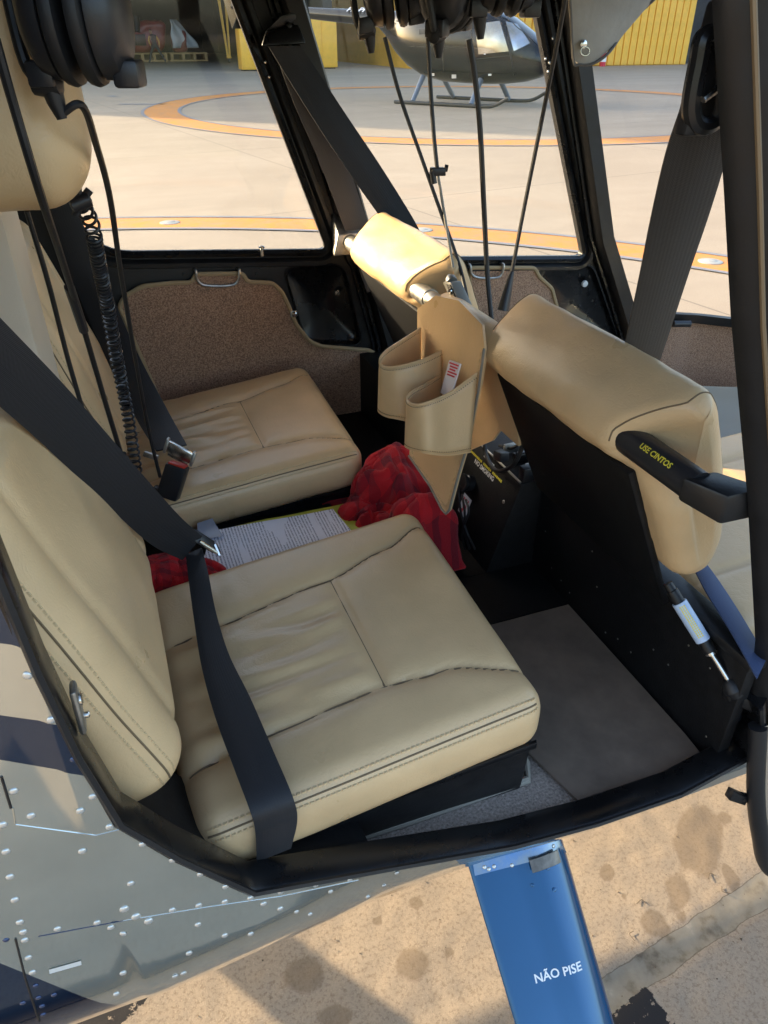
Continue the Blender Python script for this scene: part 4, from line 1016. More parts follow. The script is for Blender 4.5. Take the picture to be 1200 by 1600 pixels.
# ================================================================== front seats
def make_front(label):
    root = empty('crew_seat', (.75, .83, .55), label, 'seat', 'front seats')
    PR = [(.563, 1.163), (.555, 1.186), (.568, 1.216), (.600, 1.250), (.632, 1.270), (.654, 1.258), (.672, 1.222), (.697, 1.155), (.717, 1.093), (.727, 1.040), (.717, .996), (.686, .980), (.657, .994), (.630, 1.050), (.606, 1.108), (.586, 1.148)]
    lp = [Vector((p.x, p.y)) for p in cat([V(x, z, 0) for x, z in PR], 6, True)]; K = len(lp)
    cw_ = sum(lp, Vector((0, 0))) / K; nrm2 = []
    for k in range(K):
        t_ = lp[(k + 1) % K] - lp[k - 1]; n2 = Vector((t_.y, -t_.x)).normalized(); nrm2.append(n2)
    area = sum(lp[k].x * lp[(k + 1) % K].y - lp[(k + 1) % K].x * lp[k].y for k in range(K))
    if area < 0: nrm2 = [-q_ for q_ in nrm2]
    def yend(x): return .600 + .064 * max(0, min(1, (.61 - x) / .05))
    RR = .034; NS = 56; m = MB()
    def ringpt(k, v):                                   # v 0..1 along the width
        x_, z_ = lp[k]; y0 = yend(x_); y1 = 1.042; L_ = y1 - y0; y = y0 + L_ * v; dd = min(y - y0, y1 - y)
        ins = RR * (1 - math.sqrt(max(0, 1 - (1 - min(1, dd / RR)) ** 2)))
        wr = .0030 * noise.noise(V(x_ * 7, y * 7, z_ * 7)) + .0016 * noise.noise(V(x_ * 22, y * 12, z_ * 22)) + .0012 * noise.noise(V(x_ * 60, y * 26, z_ * 60))
        q_ = lp[k] - nrm2[k] * (ins - wr * min(1, dd / .02)); return V(q_.x, y, q_.y)
    vs_ = [.5 - .5 * math.cos(math.pi * i / NS) for i in range(NS + 1)]
    for v in vs_:
        for k in range(K): m.v.append(ringpt(k, v))
    for i in range(NS):
        for k in range(K): m.f.append((i * K + k, i * K + (k + 1) % K, (i + 1) * K + (k + 1) % K, (i + 1) * K + k))
    for base_, rev in ((0, False), (NS * K, True)):     # end caps
        c_ = len(m.v); m.v.append(sum((m.v[base_ + k] for k in range(K)), Vector()) / K)
        for k in range(K): m.f.append((c_, base_ + k, base_ + (k + 1) % K) if rev else (c_, base_ + (k + 1) % K, base_ + k))
    bk = build(m, 'backrest', M['leather'], root, smooth=75)
    for v in (.045, .955): build(MB().tube([ringpt(k, v) for k in range(6, 66)], .0011, 6), 'seam', M['leather_dark'], bk)
    hv = V(-.41, 0, .912).normalized(); fv = V(.912, 0, .41).normalized()
    m = MB(); rear = V(.622, .823, 1.066) + fv * .004
    m.hexa([rear + V(0, -.178, 0) - hv * .175 - fv * .012, rear + V(0, -.178, 0) - hv * .175, rear + V(0, .19, 0) - hv * .175, rear + V(0, .19, 0) - hv * .175 - fv * .012,
            rear + V(0, -.172, 0) + hv * .095 - fv * .012, rear + V(0, -.172, 0) + hv * .095, rear + V(0, .185, 0) + hv * .095, rear + V(0, .185, 0) + hv * .095 - fv * .012])
    build(m, 'back_panel', M['blackmatte'], root, bevel=.004)
    def cw(p): return V(.995, .80, .872) + V(p.x, p.y, p.z + .06 * p.x)
    def cdsp(p, nr):
        if nr.z < .3: return V(0, 0, 0)
        d = min(abs(abs(p.y) - .13), abs(p.x - .02) if abs(p.y) < .13 else 1)
        return V(0, 0, -.006 * math.exp(-(d / .007) ** 2) + .008 * (1 - (p.y / .235) ** 4))
    cb = RB(.25, .235, .05, .035, .009, cw, cdsp); build(cb.mb(), 'seat_cushion', M['leather'], root, smooth=70)
    build(MB().box(.76, 1.22, .57, 1.03, .55, .80), 'seat_box', M['blackmatte'], root, bevel=.004)
    return root
fsR = make_front('tan front seat with black back panel nearest the camera, top roll over black sleeve')
fsL = copytree(fsR, fsR.location + V(0, .688, 0)); fsL['label'] = 'tan front seat beside the far window with sunlit top roll'
# ================================================================== belts
def belt(pts, wid, name, mt, parent, th=.0022, n=10):
    """pts: (point, half-width direction, width scale)"""
    C = cat([p[0] for p in pts], n); Wd = cat([Vector(p[1]).normalized() * (wid * .5 * (p[2] if len(p) > 2 else 1)) for p in pts], n)
    o_ = build(MB().ribbon(C, Wd, th), name, mt, parent, smooth=60)
    al = [0.0]
    for i in range(1, len(C)): al.append(al[-1] + (C[i] - C[i - 1]).length)
    for nm_, vals in (('across', [-1, -.97, .97, 1, 1, .97, -.97, -1] * len(C)), ('along', [q_ for q_ in al for _ in range(8)])):
        o_.data.attributes.new(nm_, 'FLOAT', 'POINT').data.foreach_set('value', vals)
    return o_
def pw(px0, py0, px1, py1, ax, v0, v1):         # strap edge-to-edge direction from two pixels
    a, b_ = at(px0, py0, ax, v0), at(px1, py1, ax, v1); return b_ - a
# near rear seat: shoulder strap then lap strap
sb = empty('seat_belt', V(.05, .8, .9), 'black lap and shoulder belt lying across the nearest rear seat', 'seat belt', 'seat belts')
q = lambda x, y, v: at(x, y, 'Y', v)
belt([(q(-60, 512, .68), pw(-75, 560, -40, 465, 'Y', .68, .70)), (q(0, 568, .72), pw(-18, 610, 20, 525, 'Y', .72, .74)), (q(90, 655, .80), pw(62, 700, 118, 610, 'Y', .8, .82)), (q(190, 760, .90), pw(160, 800, 222, 722, 'Y', .9, .92)),
      (q(258, 828, .97), pw(232, 855, 290, 800, 'Y', .97, .99), .95), (q(300, 856, 1.0), pw(290, 880, 325, 838, 'Y', 1.0, 1.01), .8)], .062, 'shoulder_strap', M['belt'], sb)
zt = .905
lap = [(q(303, 862, 1.0), V(1, 0, .25), .55), (at(310, 900, 'Z', .93), V(1, .1, .1), .62), (at(320, 960, 'Z', .915), V(1, .12, .05), .66), (at(336, 1030, 'Z', .908), V(1, .2, .0), .80), (at(364, 1105, 'Z', .905), V(1, .22, 0), 1), (at(398, 1190, 'Z', .905), V(1, .18, 0), 1),
       (at(425, 1258, 'Z', .893), V(1, .1, 0), 1), (at(432, 1292, 'Y', .526), V(1, .0, .05), 1), (at(428, 1335, 'Y', .520), V(1, 0, .1), .85)]
belt(lap, .049, 'lap_strap', M['belt'], sb)
c = q(312, 852, 1.005); tg = (q(338, 862, 1.0) - q(300, 838, 1.0)).normalized()
tn = build(MB().obox(c + V(.008, 0, .006), tg, V(.3, .5, .8), V(0, .8, -.5), .021, .010, .0035), 'buckle_tongue', M['blackplastic'], sb, bevel=.002)
build(MB().tube([c + V(.012, 0, .003) - tg * .018 + V(0, -.008, -.004), c + V(.012, 0, .003) + tg * .022 + V(0, -.008, -.004)], .0032, 10), 'tongue_bar', M['steel'], tn)
build(MB().tube([c + V(.012, 0, .010) + tg * .018, c + V(.012, -.01, -.002) + tg * .024], .004, 8), 'tongue_end', M['steel'], tn)
# far rear seat
sb2 = empty('seat_belt', V(.05, 1.5, .9), 'black belt hanging down beside the far rear seat to a buckle', 'seat belt', 'seat belts')
belt([(q(70, 250, 1.80), V(1, 0, .2)), (q(95, 330, 1.80), V(1, -.1, .25)), (q(140, 440, 1.78), V(1, -.1, .35)), (q(190, 555, 1.66), V(1, -.1, .4)), (q(236, 645, 1.50), V(1, -.2, .35)), (q(268, 700, 1.33), V(1, -.3, .2), .9)],   .068, 'shoulder_strap', M['belt'], sb2)
c = q(270, 752, 1.27)
ux = (q(292, 742, 1.25) - q(250, 728, 1.28)).normalized(); uz = (q(285, 705, 1.27) - q(258, 790, 1.27)).normalized()
bk = build(MB().obox(c, ux, uz.cross(ux), uz, .021, .011, .036), 'buckle', M['blackplastic'], sb2, bevel=.004)
build(MB().obox(c + uz * .0365, ux, uz.cross(ux), uz, .017, .008, .0025), 'release_button', mat('red_plastic', (.55, .04, .02), .4), bk, bevel=.001)
build(MB().obox(c - uz * .05 - ux * .02, ux, uz.cross(ux), uz, .012, .008, .03), 'buckle_stalk', M['blackplastic'], sb2, bevel=.003)
t0 = q(281, 706, 1.27)
tx_ = (q(305, 716, 1.26) - q(258, 692, 1.28)).normalized()
tg2 = build(MB().obox(t0, tx_, uz.cross(tx_), uz, .027, .006, .011), 'buckle_tongue', M['steel'], sb2, bevel=.002)
for s_ in (-1, 1): build(MB().obox(t0 + tx_ * .0265 * s_, tx_, uz.cross(tx_), uz, .003, .008, .014), 'tongue_cheek', M['alu'], tg2, bevel=.002)
build(MB().obox(t0 - uz * .013, tx_, uz.cross(tx_), uz, .020, .004, .004), 'tongue_bar', M['steel'], tg2, bevel=.001)
build(MB().obox(q(236, 712, 1.29), ux, uz.cross(ux), uz, .014, .004, .005), 'metal_tab', M['alu'], sb2, bevel=.001)
# front left belt hanging from the far pillar
sb3 = empty('seat_belt', V(.6, 1.75, 1.2), 'black belt slanting from the far pillar down to the sunlit headrest', 'seat belt', 'seat belts')
cv = at(448, 55, 'Y', 1.80)
hs = build(MB().hexa([at(412, 52, 'Y', 1.81), at(470, 40, 'Y', 1.81), at(470, 40, 'Y', 1.845), at(412, 52, 'Y', 1.845), at(440, 22, 'Y', 1.80), at(462, 20, 'Y', 1.80), at(462, 20, 'Y', 1.845), at(440, 22, 'Y', 1.845)]), 'guide_cover', M['blackgloss'], sb3, bevel=.006)
build(MB().hexa([at(408, 72, 'Y', 1.79), at(478, 68, 'Y', 1.79), at(478, 68, 'Y', 1.84), at(408, 72, 'Y', 1.84), at(415, 50, 'Y', 1.80), at(466, 38, 'Y', 1.80), at(466, 38, 'Y', 1.84), at(415, 50, 'Y', 1.84)]), 'guide_lip', M['blackgloss'], sb3, bevel=.004)
build(MB().lathe([(.006, 0), (.005, .004), (.002, .005)], at(452, 40, 'Y', 1.80), (0, -1, .2), 12), 'guide_screw', M['black'], hs)
belt([(at(444, 72, 'Y', 1.79), V(1, 0, 0)), (at(470, 112, 'Y', 1.785), V(1, 0, .15)), (at(520, 190, 'Y', 1.76), V(1, 0, .35)), (at(575, 272, 'Y', 1.73), V(1, 0, .5)), (at(628, 352, 'Y', 1.68), V(1, 0, .55), .9), (at(655, 400, 'Y', 1.64), V(1, 0, .55), .8)], .068, 'shoulder_strap', M['belt'], sb3)
belt([(at(440, 78, 'Y', 1.80), V(1, 0, 0), .5), (at(470, 150, 'Y', 1.80), V(1, 0, .2), .7), (at(515, 240, 'Y', 1.80), V(1, 0, .3)), (at(552, 340, 'Y', 1.80), V(1, 0, .3)), (at(590, 450, 'Y', 1.80), V(1, 0, .3))], .06, 'return_strap', webbing('grey_webbing', (.045, .043, .045)), sb3)
# front right belt by the near pillar
sb4 = empty('seat_belt', V(.6, .6, 1.2), 'wide black belt hanging from a metal loop on the near right pillar', 'seat belt', 'seat belts')
q2 = lambda x, y, v: at(x, y, 'Y', v)
belt([(q2(1104, 168, .53), V(1, -.1, 0), .75), (q2(1088, 240, .56), V(1, -.15, .1), .95), (q2(1062, 340, .62), V(1, -.2, .15), 1), (q2(1035, 440, .70), V(1, -.2, .2), 1.0), (q2(1005, 550, .80), V(1, -.2, .2), 1.0), (q2(985, 620, .88), V(1, -.2, .2), 1)], .062, 'shoulder_strap', webbing('brown_black_webbing', (.018, .016, .015)), sb4)
lp = cat([q2(1100, 60, .525), q2(1118, 62, .525), q2(1124, 120, .525), q2(1118, 185, .525), q2(1090, 195, .525), q2(1080, 165, .525), q2(1092, 95, .525)], 6, True)
dl = build(MB().tube(lp, .0075, 10, True), 'guide_loop', M['blackgloss'], sb4)
build(MB().obox(q2(1105, 110, .53), V(.1, 0, 1), V(1, 0, 0), V(0, 1, 0), .045, .012, .008), 'loop_cover', M['black'], sb4, bevel=.004)
build(MB().tube([q2(1098, 156, .515), q2(1122, 138, .515)], .003, 8), 'loop_pin', M['steel'], dl)
# blue belt on the front right seat
sb5 = empty('seat_belt', V(.75, .6, .9), 'blue-black belt end lying on the front seat cushion beside the gas strut', 'seat belt', 'seat belts')
belt([(at(1090, 880, 'Z', .935), V(.8, .5, 0), .8), (at(1112, 915, 'Z', .937), V(.8, .5, 0)), (at(1138, 955, 'Z', .934), V(.8, .5, 0)), (at(1165, 1000, 'Z', .928), V(.8, .5, 0)), (at(1190, 1045, 'Z', .92), V(.8, .5, 0))], .046, 'lap_strap', M['bluebelt'], sb5)
# ================================================================== mat, papers, blanket
P = [at(905, 1249, 'Z', .712), at(985, 1252, 'Z', .708), at(1050, 1228, 'Z', .712), at(1108, 1190, 'Z', .712), V(.706, .70, .708), V(.707, .888, .709), V(.46, .888, .709), V(.455, .62, .71)]
P = cat(P[:4], 6) + [V(.708, .56, .709), V(.708, .889, .709), V(.452, .889, .709), V(.452, .66, .709)]
m = MB().plate([(p.x, p.y) for p in P], [], lambda x, y: V(x, y, .709), (0, 0, -.005))
tag(build(m, 'floor_mat', M['mat'], smooth=0), 'dark brown-grey mat on the floor between rear and front seats', 'mat')
def sheet(cs, z, name, mt, lb, seed, catg='paper'):
    m = MB(); n_ = 14
    for j in range(n_ + 1):
        for i in range(n_ + 1):
            u, v = i / n_, j / n_; x = (cs[0][0] * (1 - u) + cs[1][0] * u) * (1 - v) + (cs[3][0] * (1 - u) + cs[2][0] * u) * v
            y = (cs[0][1] * (1 - u) + cs[1][1] * u) * (1 - v) + (cs[3][1] * (1 - u) + cs[2][1] * u) * v
            m.v.append(V(x, y, z + .008 * v * v + .003 * noise.noise(V(x * 12, y * 12, seed))))
    for j in range(n_):
        for i in range(n_): k = j * (n_ + 1) + i; m.f.append((k, k + 1, k + n_ + 2, k + n_ + 1))
    k0 = len(m.v); m.v += [v - V(0, 0, .0008) for v in m.v[:k0]]; m.f += [tuple(reversed([k0 + q_ for q_ in f])) for f in m.f[:]]
    return tag(build(m, name, mt, smooth=60), lb, catg)
pm, n, b = nodes('printed_page'); L = n.links; tc = n.nodes.new('ShaderNodeTexCoord')
sp = n.nodes.new('ShaderNodeSeparateXYZ'); L.new(tc.outputs['Object'], sp.inputs[0])
ln = mth('GREATER_THAN', mth('SINE', mth('MULTIPLY', sp.outputs['X'], 1050)), .25)
mp = n.nodes.new('ShaderNodeMapping'); mp.inputs['Scale'].default_value = (168, 420, 1); L.new(tc.outputs['Object'], mp.inputs['Vector'])
wd = mth('GREATER_THAN', tex(1.0, 2, .5, mp.outputs['Vector']), .44)
mp_ = n.nodes.new('ShaderNodeMapping'); mp_.inputs['Scale'].default_value = (26, 3, 1); L.new(tc.outputs['Object'], mp_.inputs['Vector'])
par = mth('GREATER_THAN', tex(1.0, 1, .5, mp_.outputs['Vector']), .42)
L.new(mixc(mth('MULTIPLY', mth('MULTIPLY', ln, wd), mth('MULTIPLY', par, .75)), (.88, .88, .93), (.14, .14, .20)), b.inputs['Base Color']); b.inputs['Roughness'].default_value = .6
sheet([(.05, 1.085), (.37, 1.055), (.345, 1.212), (.105, 1.218)], .805, 'printed_sheet', pm, 'white sheet of dense printed text between the rear seats', 2)
sheet([(.12, 1.09), (.40, 1.07), (.375, 1.232), (.15, 1.228)], .798, 'yellow_folder', mat('yellow_card', (.55, .55, .06), .55), 'yellow card edge showing under the printed white sheet', 5, 'folder')
sheet([(.07, 1.19), (.12, 1.19), (.11, 1.245), (.08, 1.24)], .815, 'plastic_sleeve', mat('grey_film', (.30, .32, .38), .25), 'small grey plastic corner beside the shoulder belt tongue', 8, 'sleeve')
bmat, n, b = nodes('red_plaid_fleece'); L = n.links; tc = n.nodes.new('ShaderNodeTexCoord')
sp = n.nodes.new('ShaderNodeSeparateXYZ'); L.new(tc.outputs['UV'], sp.inputs[0])
def stripes(s_, f_, th_): return mth('GREATER_THAN', mth('SINE', mth('MULTIPLY', s_, f_)), th_)
pl = mth('ADD', mth('MULTIPLY', stripes(sp.outputs['X'], 5.2, .30), .40), mth('MULTIPLY', stripes(sp.outputs['Y'], 5.2, .30), .40))
fz = tex(140, 4, .7)
cc = mixc(pl, (.62, .008, .014), (.085, .003, .014))
L.new(mixc(mth('MULTIPLY', fz, .35), cc, (.25, .006, .012)), b.inputs['Base Color']); b.inputs['Roughness'].default_value = .95; b.inputs['Sheen Weight'].default_value = .08
bp = n.nodes.new('ShaderNodeBump'); bp.inputs['Strength'].default_value = .7; bp.inputs['Distance'].default_value = .003; L.new(tex(320, 4, .7), bp.inputs['Height']); L.new(bp.outputs['Normal'], b.inputs['Normal'])
def blanket(hills, x0, x1, y0, y1, zmin, lb, seed, amp=1.0, N=110):
    """crumpled sheet: soft hills broken by sharp folds, with a turned hem"""
    m = MB(); uv = []
    for j in range(N + 1):
        for i in range(N + 1):
            u, v = i / N, j / N; x = x0 + (x1 - x0) * u; y = y0 + (y1 - y0) * v
            wx = .034 * noise.noise(V(x * 11, y * 11, seed)); wy = .034 * noise.noise(V(x * 16, y * 16, seed + 7))
            h = zmin; pl_ = 0.0
            for hi_, (cx, cy, rx, ry, hh) in enumerate(hills):
                dx_, dy_ = (x + wx - cx) / rx, (y + wy - cy) / ry; d = math.hypot(dx_, dy_)
                if d < 1:
                    hn = zmin + hh * (max(0, 1 - d ** 2.2)) ** .6
                    if hn > h:                          # pleats fall away from the top of each heap
                        h = hn; th_ = math.atan2(dy_, dx_) + 1.1 * noise.noise(V(x * 14, y * 14, seed + hi_))
                        pl_ = .026 * d * (.45 - abs(math.sin(2.6 * th_ + hi_ * 1.7 + seed)) ** .8) + .012 * d * (.5 - abs(math.sin(5.3 * th_ + hi_ + 2 * d)))
            q_ = V(x + wx * 1.6, y + wy * 1.6, seed * .3)
            f1 = 1 - (noise.noise(V((q_.x * .8 + q_.y * .6) * 17, (q_.y * .8 - q_.x * .6) * 6, seed)) ** 2 * 8 + .004) ** .5
            ef = max(0, min(1, min(u, 1 - u, v, 1 - v) / .10)); ef = ef * ef * (3 - 2 * ef); h = zmin + (h - zmin) * ef; e = min(1, (h - zmin) / .03) * ef
            z = h + amp * e * (pl_ + .008 * max(-.6, f1) + .004 * noise.noise(q_ * 34) + .0018 * noise.noise(q_ * 80)) - (1 - ef) * (.055 if x > .48 else .004)
            sx = .012 * amp * e * noise.noise(V(x * 20, y * 20, z * 25 + seed)); sy = .012 * amp * e * noise.noise(V(x * 20 + 5, y * 20, z * 25 + seed))
            m.v.append(V(x + sx, y + sy, z)); uv.append((u * 7 + .4 * f1 * .1, v * 7))
    for j in range(N):
        for i in range(N): k = j * (N + 1) + i; m.f.append((k, k + 1, k + N + 2, k + N + 1))
    o_ = build(m, 'blanket', bmat, None, smooth=75)
    lay = o_.data.uv_layers.new(name='UVMap')
    for lp_ in o_.data.loops: lay.data[lp_.index].uv = uv[lp_.vertex_index]
    md = o_.modifiers.new('thick', 'SOLIDIFY'); md.thickness = .006; md.offset = -1
    return tag(o_, lb, 'blanket', 'red plaid blankets')
g_ = lambda x, y, Y_: at(x, y, 'Y', Y_)
h1, h2, h3 = g_(618, 716, 1.24), g_(668, 768, 1.10), g_(565, 775, 1.20)
blanket([(h1.x, h1.y, .092, .085, h1.z - .772), (h2.x - .012, h2.y, .075, .068, h2.z - .790), (h3.x + .010, h3.y, .060, .05, h3.z - .79), (.47, 1.16, .10, .12, .05)], .345, .566, 1.045, 1.36, .775, 'crumpled red plaid blanket stuffed between the seats under the hanging organiser', 3.3, 1.0, 130)
blanket([(.03, 1.09, .09, .07, .055), (-.01, 1.10, .06, .07, .065)], -.08, .13, 1.046, 1.17, .782, 'red plaid cloth peeking out behind the strap by the nearest backrest', 8.1, .6, 60)
# ================================================================== hanging organiser
org = empty('hanging_organiser', V(.54, 1.1, .85), 'tan leather organiser with two open pockets hanging from the cross tube', 'organiser')
def xo(z): return .548 - .050 * max(0, min(1, (1.15 - z) / .30))
def unflap(px, py):
    x = .53
    for _ in range(6): p = at(px, py, 'X', x); x = xo(p.z)
    return p
OP = [(656, 482), (680, 462), (712, 470), (752, 508), (757, 545), (748, 610), (733, 690), (715, 748), (702, 797), (696, 803), (688, 796), (668, 760), (640, 712), (645, 640), (655, 560)]
OW = [unflap(x, y) for x, y in OP]
def flapfn(y, z): return V(xo(z) + .006 * math.sin((y - 1.0) * 16), y, z)
fl = build(MB().plate([(p.x, p.y) for p in [Vector((w_.y, w_.z)) for w_ in OW]], [], flapfn, (.004, 0, 0)), 'flap', M['leather'], org, smooth=30)
build(MB().tube([flapfn(w_.y, w_.z) + V(-.001, 0, 0) for w_ in OW[4:13]], .0024, 6), 'flap_edge', M['piping'], fl)
ctr_ = sum(OW, Vector()) / len(OW)
m = MB(); ins = [flapfn(ctr_.y + (w_.y - ctr_.y) * .88, ctr_.z + (w_.z - ctr_.z) * .93) + V(-.0015, 0, 0) for w_ in OW[4:14]]
pts = cat(ins, 30)
for i in range(0, len(pts) - 4, 5):
    a, b_ = pts[i], pts[i + 3]; m.obox((a + b_) / 2, b_ - a, V(1, 0, 0), (b_ - a).cross(V(1, 0, 0)), (b_ - a).length * .5, .0008, .0008)
build(m, 'stitching', M['thread'], fl, smooth=0, kind='stuff')
m = MB(); ya, yb = 1.005, 1.275           # the part that folds over the tube
arc = [V(TX + .026 * math.cos(R(a)), 0, TZ + .030 * math.sin(R(a))) for a in range(185, -30, -12)] + [V(TX + .035, 0, 1.10), V(TX + .055, 0, 1.0)]
C = [V(a.x, (ya + yb) / 2 - .02, a.z) for a in arc]
arc0 = [flapfn(1.13, 1.13), flapfn(1.13, 1.17)]
C = [V(p.x, 1.115, p.z) for p in arc0] + C
build(MB().ribbon(cat(C, 3), [V(0, .108, 0)] * (3 * (len(C) - 1) + 1), .005), 'fold_over', M['leather'], org, smooth=60)
rear_fl = [at(752, 575, 'X', .622), at(806, 596, 'X', .622), at(797, 650, 'X', .635), at(770, 688, 'X', .64), at(733, 704, 'X', .64), at(738, 640, 'X', .63)]
m = MB(); k = len(rear_fl); m.v = rear_fl + [p + V(.004, 0, 0) for p in rear_fl]; m.f = [tuple(range(k)), tuple(reversed(range(k, 2 * k)))] + [(i, (i + 1) % k, k + (i + 1) % k, k + i) for i in range(k)]
build(m, 'flap', M['leather'], org, smooth=0)
build(MB().tube([rear_fl[0], rear_fl[5], rear_fl[4]], .003, 6), 'flap_piping', M['piping'], org)
def pocket(rim, bot, nm='pocket'):
    a = cat([at(x, y, 'X', v) for x, y, v in rim], 6); b_ = cat([at(x, y, 'X', v) for x, y, v in bot], 6); m = MB(); k = len(a); nj = 8
    for j in range(nj + 1):
        t = j / nj
        for i in range(k): m.v.append(a[i] * (1 - t) + b_[i] * t)
    for j in range(nj):
        for i in range(k - 1): m.f.append((j * k + i, j * k + i + 1, (j + 1) * k + i + 1, (j + 1) * k + i))
    me = build(m, nm, M['leather'], org, smooth=80)
    md = me.modifiers.new('thick', 'SOLIDIFY'); md.thickness = .0026; md.offset = 0
    build(MB().tube(a, .0018, 6), 'pocket_rim', M['leather'], me)
    build(MB().tube(b_, .0017, 6), 'pocket_hem', M['leather'], me)
    s_ = MB()
    for cur, off in ((a, .055), (b_, -.05)):
        c2 = [cur[i] * (1 - abs(off)) + (b_ if off > 0 else a)[i] * abs(off) for i in range(k)]
        dn = []
        for i in range(k - 1): dn += [c2[i] + (c2[i + 1] - c2[i]) * j / 4 for j in range(4)]
        for i in range(0, len(dn) - 2, 2):
            d_ = dn[i + 1] - dn[i]
            if d_.length > 1e-5: s_.tube([dn[i], dn[i] + d_ * .8], .0021, 4)
    build(s_, 'stitching', M['leather_dark'], me, smooth=0, kind='stuff')
    return me
pocket([(690, 548, .532), (660, 562, .485), (625, 572, .445), (602, 573, .425), (593, 563, .42), (602, 549, .435), (630, 530, .485), (657, 513, .535)], [(690, 656, .528), (660, 662, .48), (625, 655, .44), (602, 650, .422), (591, 641, .418), (600, 628, .43), (630, 612, .48), (657, 600, .53)])
pocket([(745, 583, .534), (705, 612, .49), (670, 628, .448), (648, 632, .43), (636, 624, .427), (643, 612, .44), (668, 598, .485), (690, 584, .532)], [(735, 706, .520), (700, 711, .48), (668, 708, .442), (645, 703, .428), (633, 696, .424), (642, 686, .44), (668, 676, .485), (690, 664, .528)])
# leaflet standing in the pocket
c = at(704, 592, 'X', .505); u_ = (at(722, 590, 'X', .505) - at(689, 577, 'X', .505)).normalized(); v_ = (at(700, 575, 'X', .505) - at(688, 618, 'X', .495)).normalized()
lf = build(MB().obox(c, u_, v_.cross(u_), v_, .021, .001, .03), 'leaflet', mat('white_card', (.68, .66, .70), .4)); tag(lf, 'white and red leaflet standing in the organiser pocket', 'leaflet')
nv = v_.cross(u_).normalized(); nv = nv if nv.dot(CP - c) > 0 else -nv
m = MB()
for k in range(5): m.obox(c + nv * .0014 + v_ * (.026 - .005 * k) + u_ * (.002 * (k % 2)), u_, nv, v_, .017 - .003 * (k % 3), .0003, .0014)
build(m, 'leaflet_print', M['redprint'], lf, smooth=0)
# ================================================================== intercom box, cables, headsets
c = at(716, 462, 'X', .60)
ic = empty('intercom_box', c, 'small grey intercom box with jack beside the sunlit headrest', 'intercom')
ua_ = (at(727, 490, 'X', .60) - at(700, 432, 'X', .60)).normalized(); ub_ = (at(730, 432, 'X', .60) - at(700, 432, 'X', .60)).normalized()
build(MB().obox(c, ua_, ub_, ua_.cross(ub_), .036, .018, .012), 'case', mat('grey_case', (.30, .285, .25), .45, .3), ic, bevel=.004)
nv = ua_.cross(ub_).normalized(); nv = nv if nv.dot(CP - c) > 0 else -nv
build(MB().obox(c + nv * .0122 + ub_ * .008, ua_, ub_, nv, .030, .007, .0015), 'face_plate', M['blackplastic'], ic, bevel=.001)
for s_ in (-.014, .012): build(MB().lathe([(.006, 0), (.006, .003), (.003, .0035)], c + nv * .0135 + ub_ * .008 + ua_ * s_, nv, 14), 'jack', M['steel'], ic)
build(MB().tube([c - ua_ * .034, c - ua_ * .043, c - ua_ * .05], [.011, .010, .004], 12), 'strain_relief', M['alu'], ic)
def cable(pts, r, lb, nm='headset_cable', mt='rubber', grp='cables', extra=None):
    o = build(MB().tube(cat(pts, 10), r, 8), nm, M[mt]); tag(o, lb, 'cable', grp); return o
Y = lambda x, y, v: at(x, y, 'Y', v)
cable([Y(-8, 60, .70), Y(20, 160, .71), Y(62, 300, .735), Y(95, 400, .86), Y(120, 478, 1.0), Y(140, 545, 1.05), Y(168, 640, 1.10), Y(192, 718, 1.14)], .0038, 'black cable running down over the headrest edge to the nearest belt')
build(MB().tube([Y(108, 448, .97), Y(131, 516, 1.03)], .0062, 10), 'cable_sleeve', M['blackplastic']); tag(bpy.data.objects['cable_sleeve'], 'black splice sleeve on the cable in front of the far backrest', 'sleeve')
build(MB().tube([Y(190, 710, 1.135), Y(200, 735, 1.14), Y(222, 790, 1.15)], [.008, .011, .010], 10), 'cable_plug', M['blackplastic']); tag(bpy.data.objects['cable_plug'], 'black plug at the cable end above the nearest belt', 'plug')
cable([Y(42, 330, 1.02), Y(75, 440, 1.04), Y(106, 560, 1.06), Y(135, 660, 1.08)], .0033, 'thin black cable in front of the pale column')
cable([Y(118, 20, .72) - RT * .0272 - V(0, 0, .068), Y(128, 165, .73), Y(150, 225, .78), Y(172, 310, .88), Y(188, 420, 1.0), Y(208, 540, 1.12), Y(232, 670, 1.22), Y(250, 745, 1.25)], .0032, 'long black cable hanging from the left headset to the far buckle')
# coiled cord
cp_ = cat([Y(127, 318, 1.10), Y(143, 350, 1.14), Y(152, 400, 1.18), Y(160, 440, 1.22), Y(170, 490, 1.25), Y(184, 570, 1.28), Y(200, 650, 1.29), Y(214, 738, 1.29)], 40)
ln_ = [0]
for i in range(1, len(cp_)): ln_.append(ln_[-1] + (cp_[i] - cp_[i - 1]).length)
tot = ln_[-1]; hp = []; ph = 0
for i in range(len(cp_) * 4):
    s_ = i / (len(cp_) * 4 - 1); k = s_ * (len(cp_) - 1); a = int(k); t = k - a; p = cp_[a] * (1 - t) + cp_[min(a + 1, len(cp_) - 1)] * t
    ph += (2 * math.pi * 58 / (len(cp_) * 4)) * (.35 if s_ < .2 else 1.15)
    d_ = (cp_[min(a + 2, len(cp_) - 1)] - cp_[max(a - 1, 0)]).normalized(); u_ = d_.orthogonal().normalized(); u_ = (V(1, 0, 0) - d_ * d_.x).normalized(); v_ = d_.cross(u_)
    rr = .0095 + .001 * noise.noise(p * 30); hp.append(p + (u_ * math.cos(ph) + v_ * math.sin(ph)) * rr)
o = build(MB().tube(hp, .0021, 6), 'coiled_cord', M['blackplastic']); tag(o, 'black coiled cord stretched down in front of the far door', 'cord')
c = Y(126, 316, 1.09)
cl = empty('cord_clip', c, 'small black clip at the top of the coiled cord', 'clip', 'cable clips')
